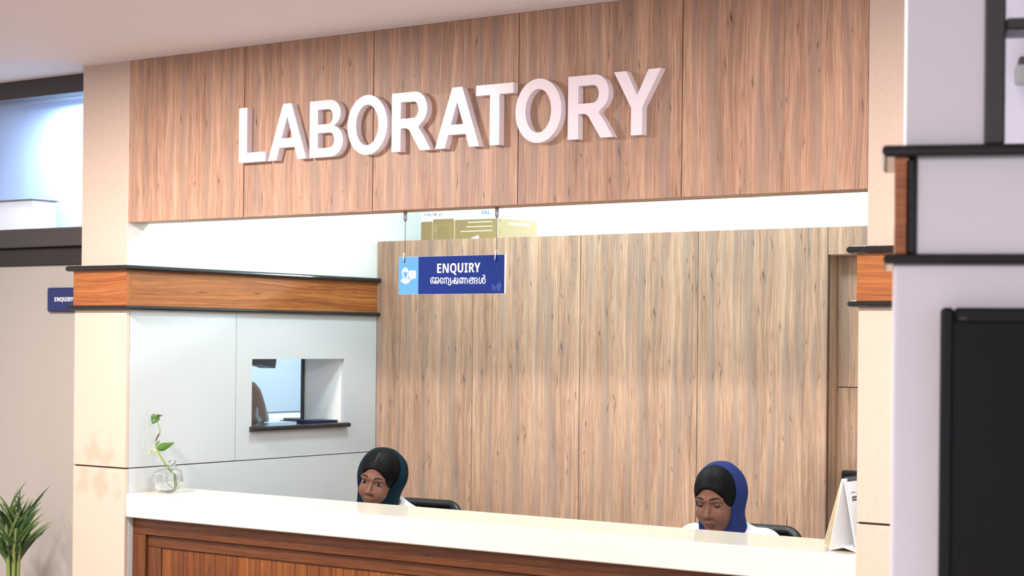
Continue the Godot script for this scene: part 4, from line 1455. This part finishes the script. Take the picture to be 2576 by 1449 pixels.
# ---------------------------------------------------------------- small things
func build_small() -> void:
	build_box()
	build_vase()
	build_calendar()
	build_palm()
	var bk := thing("notebook", "dark blue notebook lying on the hatch's granite sill", "notebook", Vector3(-0.055, 1.3722, -1.1325))
	var g := Geo.new()
	g.bb(-0.055, 0.055, 0.0, 0.002, -0.072, 0.072, 0.0008)
	g.bb(-0.055, 0.055, 0.012, 0.014, -0.072, 0.072, 0.0008)
	g.bb(-0.056, -0.054, 0.0, 0.014, -0.072, 0.072, 0.0008)
	obj("cover", g, M.book, bk)
	obj("pages", boxgeo(-0.054, 0.053, 0.002, 0.012, -0.070, 0.070, 0.0005), M.book, bk)
	# seen through the hatch: a table, a draped brown bag, a dark panel, a grey tray
	var tb := thing("side_table", "pale table seen through the hatch's glass", "table", Vector3(-0.65, 0, -1.35))
	obj("tabletop", boxgeo(-0.38, 0.40, 1.335, 1.360, -0.75, 0.32, 0.003), M.side_room, tb)
	for p in [[-0.34, -0.7], [0.36, -0.7], [-0.34, 0.28], [0.36, 0.28]]:
		obj("leg", boxgeo(p[0] - 0.02, p[0] + 0.02, 0.0, 1.335, p[1] - 0.02, p[1] + 0.02, 0.002), M.side_room, tb)
	var bag := thing("cloth_bag", "brown cloth bag at the left edge of the hatch opening", "bag", Vector3(-0.45, 1.360, -1.07))
	g = Geo.new()
	var prof := []
	for q in [[0.001, 0.0], [0.10, 0.002], [0.116, 0.02], [0.112, 0.06], [0.098, 0.11], [0.084, 0.15], [0.060, 0.18], [0.03, 0.190], [0.001, 0.192]]:
		prof.append(Vector2(q[0], q[1]))
	g.lathe(prof, 24, Vector3.ZERO)
	obj("sack", g, M.cloth_brown, bag)
	g = Geo.new()
	for k in 10:
		var a := TAU * k / 10.0
		g.tube([Vector3(0.113 * cos(a), 0.014, 0.113 * sin(a)), Vector3(0.117 * cos(a + 0.18), 0.035, 0.117 * sin(a + 0.18)), Vector3(0.106 * cos(a + 0.1), 0.072, 0.106 * sin(a + 0.1))], [0.012, 0.010, 0.006], 6)
	obj("patterned_hem", g, M.pendant, bag)
	var tray := thing("tray", "flat grey tray on the table seen through the hatch", "tray", Vector3(-0.42, 1.360, -1.42))
	obj("base", boxgeo(-0.07, 0.07, 0.0, 0.004, -0.06, 0.06, 0.001), M.alu_dark, tray)
	obj("pad", boxgeo(-0.06, 0.06, 0.004, 0.014, -0.05, 0.05, 0.003), M.alu_dark, tray)
	var lamp := thing("wall_shelf_hood", "black curved hood at the top of the hatch opening", "hood", Vector3(-0.60, 1.597, -1.40))
	g = Geo.new()
	var pts := PackedVector2Array([Vector2(-0.085, 0.20), Vector2(-0.045, 0.0)])
	for k in 9:
		pts.append(Vector2(lerpf(-0.02, 0.30, k / 8.0), 0.006 + 0.012 * sin(PI * minf(k / 5.0, 1.0)) - 0.03 * maxf(0.0, k / 8.0 - 0.4)))
	pts.append(Vector2(0.30, 0.20))
	var ix := Geometry2D.triangulate_polygon(pts)
	for sx in [0.0, -0.10]:
		var nn := Vector3(1 if sx == 0.0 else -1, 0, 0)
		var s := g.v.size()
		for p in pts:
			g.vert(Vector3(sx, p.y, p.x), nn)
		for k in range(0, ix.size(), 3):
			g.tri(s + ix[k], s + ix[k + 1], s + ix[k + 2], nn)
	for k in pts.size():
		var a := pts[k]
		var b := pts[(k + 1) % pts.size()]
		var e := (b - a).normalized()
		g.face([Vector3(0, a.y, a.x), Vector3(0, b.y, b.x), Vector3(-0.10, b.y, b.x), Vector3(-0.10, a.y, a.x)], Vector3(0, -e.x, e.y))
	obj("hood_shell", g, M.hood, lamp)
	g = Geo.new()
	g.tube([Vector3(-0.05, 0.19, 0.1), Vector3(-0.05, CEIL - 1.597, 0.1)], [0.012, 0.012], 8)
	obj("hanger", g, M.black_plastic, lamp)

func build_box() -> void:
	var o := thing("carton", "white and tan printed carton standing upside down on the wooden panelling", "box", Vector3(0.3515, 2.164, -1.583))
	var w := 0.419
	var h := 0.26
	var dp := 0.30
	obj("body", boxgeo(-w / 2.0, w / 2.0, 0.0, h, -dp, 0.0, 0.002), M.paper, o)
	var tan := c8(150, 128, 84)
	var pale := c8(192, 174, 130)
	var im := Image.create(640, 400, false, Image.FORMAT_RGB8)
	im.fill(c8(240, 244, 246))
	# y in metres above the box foot -> row
	var row := func(y: float) -> int: return int(400.0 - y / h * 400.0)
	var X := func(z: float) -> int: return int((z - 65.0) / 1630.0 * 640.0)
	var yt: int = row.call(0.0985)
	im.fill_rect(Rect2i(0, yt + 8, X.call(312), 400), tan)
	im.fill_rect(Rect2i(X.call(332), yt - 6, X.call(788) - X.call(332), 400), tan)
	im.fill_rect(Rect2i(X.call(812), yt + 4, 640, 400), tan)
	im.fill_rect(Rect2i(X.call(312), yt + 10, X.call(332) - X.call(312), 400), pale)
	im.fill_rect(Rect2i(X.call(788), yt + 10, X.call(812) - X.call(788), 400), pale)
	stroke(im, [Vector2(X.call(405), yt + 25), Vector2(X.call(405), 399)], 1.2, pale)
	stroke(im, [Vector2(X.call(705), yt + 25), Vector2(X.call(705), 399)], 1.2, pale)
	stroke(im, [Vector2(X.call(405), yt + 35), Vector2(X.call(705), yt + 35)], 1.0, pale)
	stroke(im, [Vector2(X.call(365), yt + 40), Vector2(X.call(390), yt + 40), Vector2(X.call(390), yt + 78), Vector2(X.call(365), yt + 78), Vector2(X.call(365), yt + 40)], 1.4, pale)
	var lines := [[1090, 1600, 24], [1060, 1610, 54], [940, 1610, 84]]
	for l in lines:
		var x: float = X.call(l[0])
		var r := RandomNumberGenerator.new()
		r.seed = int(l[2])
		while x < X.call(l[1]):
			var dx := r.randf_range(3.0, 9.0)
			stroke(im, [Vector2(x, yt + l[2]), Vector2(x + dx, yt + l[2])], 3.0, c8(236, 228, 196))
			x += dx + r.randf_range(3.5, 6.0)
	fill_poly(im, PackedVector2Array([Vector2(X.call(1030), yt + 150), Vector2(X.call(1310), yt + 112), Vector2(X.call(1350), yt + 150)]), c8(236, 242, 248))
	stroke(im, curve([Vector2(X.call(1480) - 42, yt - 40), Vector2(X.call(1480), yt - 72), Vector2(X.call(1480) + 42, yt - 40), Vector2(X.call(1480), yt - 12), Vector2(X.call(1480) - 42, yt - 40)]), 0.9, c8(214, 226, 240))
	var m := mat(Color.WHITE, 0.6)
	m.albedo_texture = ImageTexture.create_from_image(im)
	var q := QuadMesh.new()
	q.size = Vector2(w - 0.003, h - 0.003)
	var f := put("front_print", q, m, o)
	f.position = Vector3(0, h / 2.0, 0.0006)
	lettering("lettering", "TVS", Vector3(0.148, 0.1255, 0.0012), 0.016, 0.042, M.ink_blue, o, PI)
	lettering("lettering", "LP 46 Neo", Vector3(-0.140, 0.1240, 0.0012), 0.0150, 0.106, M.ink_grey, o, PI, false)
	# right side
	var sm := Image.create(300, 260, false, Image.FORMAT_RGB8)
	sm.fill(c8(242, 246, 248))
	sm.fill_rect(Rect2i(0, 260 - int(0.0985 / h * 260.0), 300, 260), tan)
	var r2 := RandomNumberGenerator.new()
	r2.seed = 3
	var sxp := 90.0
	while sxp < 240.0:
		var dx := r2.randf_range(6.0, 14.0)
		stroke(sm, [Vector2(sxp, 180), Vector2(sxp + dx, 180)], 6.0, c8(196, 184, 150))
		sxp += dx + r2.randf_range(9.0, 16.0)
	dab(sm, 20, 172, 4.0, c8(90, 84, 70))
	dab(sm, 20, 222, 4.0, c8(90, 84, 70))
	var m2 := mat(Color.WHITE, 0.6)
	m2.albedo_texture = ImageTexture.create_from_image(sm)
	var q2 := QuadMesh.new()
	q2.size = Vector2(dp - 0.003, h - 0.003)
	var f2 := put("side_print", q2, m2, o)
	f2.position = Vector3(w / 2.0 + 0.0006, h / 2.0, -dp / 2.0)
	f2.rotation.y = PI / 2.0

func heart_leaf(g: Geo, base: Vector3, along: Vector3, across: Vector3, ln: float, wd: float, droop: float, fold: float) -> void:
	var nrm := along.cross(across).normalized()
	var rows := []
	for a in 12:
		var f := a / 11.0
		var hw := wd * 0.5 * pow(sin(PI * pow(clampf(f * 0.985 + 0.015, 0, 1), 0.62)), 0.8)
		var row := []
		for b in 7:
			var s := b / 6.0 * 2.0 - 1.0
			row.append(base + along * ln * f + across * hw * s - nrm * (droop * f * f + fold * absf(s) * hw) + nrm * 0.0015 * sin(f * 9.0 + s * 2.0))
		rows.append(row)
	g.sheet(rows, nrm)

func build_vase() -> void:
	var at := Vector3(0.100, CT, -0.120)
	var right := Vector3(0.8115, 0, -0.5842)
	var back := Vector3(-0.5842, 0, -0.8115)
	var v := thing("glass_vase", "round clear glass vase of water at the counter's left end", "vase", at)
	# outer and inner wall in one closed shell; the neck leans to one side
	var outer := []
	var inner := []
	for k in 17:
		var a := deg_to_rad(lerpf(-90.0, 74.0, k / 16.0))
		outer.append(Vector2(maxf(0.060 * cos(a), 0.0005), 0.0505 + 0.0505 * sin(a)))
		inner.append(Vector2(maxf(0.0565 * cos(a), 0.0005), 0.0505 + 0.0465 * sin(a)))
	outer.append_array([Vector2(0.0135, 0.1015), Vector2(0.0128, 0.108), Vector2(0.0132, 0.115), Vector2(0.0142, 0.1195)])
	inner.append_array([Vector2(0.0112, 0.1015), Vector2(0.0108, 0.108), Vector2(0.0112, 0.115), Vector2(0.0128, 0.1200)])
	inner.reverse()
	var g := Geo.new()
	g.lathe(outer + inner, 40, Vector3(0, 0.0006, 0), right * 0.018, 0.06, 0.105)
	obj("bowl", g, M.vase, v)
	g = Geo.new()
	var wp := [Vector2(0.0005, 0.0052)]
	for k in 14:
		var a := deg_to_rad(lerpf(-80.0, 32.0, k / 13.0))
		wp.append(Vector2(0.0556 * cos(a), 0.0505 + 0.0456 * sin(a)))
	wp.append(Vector2(0.0005, wp[-1].y))
	g.lathe(wp, 40, Vector3(0, 0.0006, 0))
	obj("water", g, M.water, v)
	# the cutting: points read in the plane that faces the lobby, 6.3 to a photo pixel
	var P := func(zx: float, zy: float, dz: float) -> Vector3:
		return right * ((zx / 6.3 + 350.0 - 421.0) / 668.0) + Vector3(0, (1239.0 - (1020.0 + zy / 6.3)) / 668.0, 0) - back * dz
	var pl := thing("pothos_cutting", "green pothos cutting leaning out of the glass vase", "plant", at)
	var st := []
	var rd := []
	for q in [[555, 1290, 0.0], [548, 1200, 0.002], [530, 1090, 0.002], [475, 1000, 0.0], [400, 900, 0.004], [340, 810, 0.006], [290, 715, 0.006], [262, 640, 0.004], [256, 560, 0.002]]:
		st.append(P.call(q[0], q[1], q[2]))
		rd.append(0.0042)
	rd[-1] = 0.0026
	rd[-2] = 0.0032
	st = curve(st, 3)
	var r2 := []
	for k in st.size():
		r2.append(lerpf(0.0046, 0.0024, float(k) / (st.size() - 1)))
	g = Geo.new()
	g.tube(st, r2, 8)
	obj("stem", g, M.stem, pl)
	g = Geo.new()
	g.tube(curve([P.call(256, 560, 0.002), P.call(272, 515, 0.0), P.call(300, 460, 0.0), P.call(318, 445, 0.0)], 3), [0.0026, 0.0028, 0.003, 0.003, 0.003, 0.003, 0.003, 0.0028, 0.0026, 0.0024], 8)
	obj("node_sheath", g, M.stem_brown, pl)
	g = Geo.new()
	g.tube(curve([P.call(318, 445, 0.0), P.call(318, 380, 0.0), P.call(300, 310, 0.0), P.call(270, 250, 0.0)], 3), [0.002, 0.002, 0.002, 0.002, 0.002, 0.0018, 0.0018, 0.0017, 0.0016, 0.0015], 8)
	obj("upper_stem", g, M.stem, pl)
	var fwd := -back
	g = Geo.new()
	heart_leaf(g, P.call(262, 140, 0.0), (-right * 0.35 - Vector3.UP * 0.86 + fwd * 0.25).normalized(), (right * 0.86 - Vector3.UP * 0.42 + fwd * 0.1).normalized(), 0.038, 0.036, 0.004, 0.25)
	obj("leaf", g, M.leaf[0], pl)
	g = Geo.new()
	heart_leaf(g, P.call(268, 160, 0.002), (right * 0.9 - Vector3.UP * 0.1 + fwd * 0.3).normalized(), (Vector3.UP * 0.7 + fwd * 0.6).normalized(), 0.022, 0.012, 0.008, 0.2)
	obj("leaf", g, M.leaf[0], pl)
	g = Geo.new()
	heart_leaf(g, P.call(278, 690, 0.006), (right * 0.93 + Vector3.UP * 0.20 + fwd * 0.35).normalized(), (Vector3.UP * 0.78 - right * 0.1 + fwd * 0.45).normalized(), 0.068, 0.034, 0.024, 0.30)
	obj("leaf", g, M.leaf[1], pl)
	g = Geo.new()
	heart_leaf(g, P.call(268, 640, 0.004), (right * 0.55 + Vector3.UP * 0.8 + fwd * 0.1).normalized(), (right * 0.6 - Vector3.UP * 0.4 + fwd * 0.7).normalized(), 0.024, 0.009, 0.002, 0.3)
	obj("leaf", g, M.leaf[2], pl)
	g = Geo.new()
	heart_leaf(g, P.call(225, 712, 0.004), (-right * 0.88 - Vector3.UP * 0.42).normalized(), (Vector3.UP * 0.8 - right * 0.3 + fwd * 0.5).normalized(), 0.030, 0.010, 0.001, 0.2)
	obj("leaf", g, M.leaf_edge, pl).set_meta("label", "small pale withered leaf")
	var roots := [[[270, 720], [235, 690], [215, 620]], [[270, 715], [225, 705], [180, 680]], [[280, 700], [300, 690], [322, 672]], [[275, 725], [300, 790], [330, 850]], [[270, 720], [250, 730], [210, 718]], [[540, 1280], [470, 1230], [438, 1190], [445, 1140]], [[545, 1290], [520, 1310], [470, 1295]], [[552, 1290], [600, 1310], [635, 1270], [620, 1240]], [[550, 1285], [575, 1240], [585, 1200]], [[548, 1290], [530, 1325], [515, 1335]]]
	for r in roots:
		var pts := []
		for q in r:
			pts.append(P.call(q[0], q[1], 0.006 if q[1] < 900 else 0.003))
		pts = curve(pts, 3)
		var rr := []
		for k in pts.size():
			rr.append(lerpf(0.0014, 0.0006, float(k) / (pts.size() - 1)))
		g = Geo.new()
		g.tube(pts, rr, 5)
		obj("root", g, M.root if r[0][1] < 900 else M.stem, pl)

func build_calendar() -> void:
	# stands at the front edge of the counter; its ridge runs back from the lobby
	var o := thing("desk_calendar", "white tent desk calendar with a black wire spine at the counter's right end", "calendar", Vector3(2.9135, CT, -0.040))
	var bl := Vector3(-0.0400, 0.001, 0)
	var br := Vector3(0.0410, 0.001, 0)
	var tp := Vector3(0.0000, 0.205, 0)
	var L := 0.155
	var leaf := func(a: Vector3, b: Vector3, th: float, out: Vector3) -> Geo:
		var g := Geo.new()
		var d := out * th
		var bk := Vector3(0, 0, -L)
		g.face([a, b, b + bk, a + bk], -out)
		g.face([a + d, b + d, b + d + bk, a + d + bk], out)
		g.face([a, b, b + d, a + d], Vector3(0, 0, 1))
		g.face([a + bk, b + bk, b + d + bk, a + d + bk], Vector3(0, 0, -1))
		g.face([a, a + d, a + d + bk, a + bk], (a - b).normalized())
		g.face([b, b + d, b + d + bk, b + bk], (b - a).normalized())
		return g
	var nl := Vector3(-(tp - bl).y, (tp - bl).x, 0).normalized()
	var nr := Vector3((tp - br).y, -(tp - br).x, 0).normalized()
	obj("stand_board", leaf.call(bl, tp, 0.0015, nl), M.paper, o)
	obj("stand_board", leaf.call(br, tp, 0.0015, nr), M.paper, o)
	# the folded foot with its V
	obj("stand_foot", leaf.call(bl, Vector3(0.0, 0.0125, 0), 0.0012, Vector3(-0.3, 0.95, 0).normalized()), M.paper, o)
	obj("stand_foot", leaf.call(br, Vector3(0.0, 0.0125, 0), 0.0012, Vector3(0.3, 0.95, 0).normalized()), M.paper, o)
	# hanging sheets on both sides
	for k in 4:
		var g: Geo = leaf.call(bl + nl * (0.0030 + 0.0042 * k) + Vector3(-0.001 * k, 0.004 + 0.003 * k, 0), tp + nl * (0.0018 + 0.0009 * k) + Vector3(0, -0.001, 0), 0.0010, nl)
		obj("sheet", g, M.paper_cream, o)
	obj("sheet", leaf.call(br + nr * 0.0028 + Vector3(0, 0.004, 0), tp + nr * 0.002 + Vector3(0, -0.001, 0), 0.0008, nr), M.paper, o)
	# print on the page that faces right
	var im := Image.create(256, 340, false, Image.FORMAT_RGB8)
	im.fill(c8(236, 236, 238))
	var dark := c8(52, 50, 54)
	for k in 7:
		var x := 42.0 + k * 29.0
		stroke(im, [Vector2(x, 84), Vector2(x + 20, 82), Vector2(x + 20, 98), Vector2(x, 100), Vector2(x, 84)], 3.6, dark)
	for k in 6:
		stroke(im, [Vector2(40 + k * 8, 60), Vector2(45 + k * 8, 60)], 2.4, c8(120, 118, 118))
	for rw in 4:
		stroke(im, [Vector2(30, 150 + rw * 44), Vector2(240, 148 + rw * 44)], 0.8, c8(200, 200, 204))
		for k in 6:
			stroke(im, [Vector2(60 + k * 31, 172 + rw * 44), Vector2(66 + k * 31, 172 + rw * 44)], 2.2, dark)
	var m := mat(Color.WHITE, 0.7)
	m.albedo_texture = ImageTexture.create_from_image(im)
	var q := QuadMesh.new()
	var hgt := (tp - br).length()
	q.size = Vector2(L - 0.004, hgt - 0.018)
	var pg := put("page_print", q, m, o)
	var up := (tp - br).normalized()
	var nrm := nr
	pg.transform = Transform3D(Basis(up.cross(nrm), up, nrm), (br + tp) / 2.0 + nr * 0.0042 + Vector3(0, 0.0015, -L / 2.0))
	# wire spine
	for k in 26:
		var g := Geo.new()
		var z := -0.014 - k * 0.0050
		var pts := []
		var rr := []
		for j in 13:
			var a := TAU * j / 12.0
			pts.append(Vector3(0.0075 * cos(a), 0.2020 + 0.0080 * sin(a), z))
			rr.append(0.0009)
		g.tube(pts, rr, 5)
		obj("spine_ring", g, M.black_plastic, o)

func build_palm() -> void:
	var o := thing("potted_palm", "green feathery potted palm in front of the grey wall, far left", "plant", Vector3(-0.52, 0, 0.10))
	var g := Geo.new()
	g.lathe([Vector2(0.001, 0.0), Vector2(0.11, 0.0), Vector2(0.15, 0.28), Vector2(0.165, 0.28), Vector2(0.165, 0.32), Vector2(0.145, 0.32), Vector2(0.14, 0.28), Vector2(0.001, 0.28)], 28, Vector3.ZERO)
	obj("pot", g, M.pot, o)
	g = Geo.new()
	g.lathe([Vector2(0.139, 0.281), Vector2(0.139, 0.289), Vector2(0.06, 0.297), Vector2(0.001, 0.295)], 20, Vector3.ZERO)
	obj("soil", g, M.soil, o)
	var r := RandomNumberGenerator.new()
	r.seed = 5
	# bunched canes, then narrow pointed leaves fanning upward from them
	var tops := []
	for k in 5:
		var a := TAU * k / 5.0
		var p0 := Vector3(0.03 * cos(a), 0.28, 0.03 * sin(a))
		var p1 := Vector3(0.018 * cos(a + 0.6), 0.80, 0.018 * sin(a + 0.6))
		var p2 := Vector3(0.035 * cos(a + 0.4), 0.97 + 0.04 * r.randf(), 0.035 * sin(a + 0.4))
		g = Geo.new()
		g.tube(curve([p0, p1, p2], 4), [0.009, 0.009, 0.009, 0.0085, 0.008, 0.0075, 0.007, 0.006, 0.005], 8)
		obj("cane", g, M.palm_stem, o)
		tops.append([p0, p1, p2])
	for k in 130:
		var q: Array = tops[k % 5]
		var f := r.randf_range(0.15, 1.0)
		var base: Vector3 = q[1].lerp(q[2], f)
		var az := r.randf() * TAU
		var lean := r.randf_range(0.10, 0.62) * (1.15 - 0.35 * f)
		var d := Vector3(cos(az) * lean, 1.0, sin(az) * lean).normalized()
		var ln := r.randf_range(0.10, 0.20)
		var side := d.cross(Vector3(cos(az + 1.2), 0.2, sin(az + 1.2))).normalized()
		var nn := d.cross(side)
		var wd := r.randf_range(0.008, 0.014)
		var rows := []
		for a in 7:
			var t := a / 6.0
			var hw := wd * 0.5 * sin(PI * clampf(0.12 + 0.88 * t, 0, 1)) + 0.0004
			var ce := base + d * ln * t + Vector3(cos(az), -0.25, sin(az)) * ln * 0.30 * t * t
			rows.append([ce - side * hw + nn * hw * 0.3, ce, ce + side * hw + nn * hw * 0.3])
		g = Geo.new()
		g.sheet(rows, nn)
		obj("leaf", g, M.palm[r.randi() % 4], o)
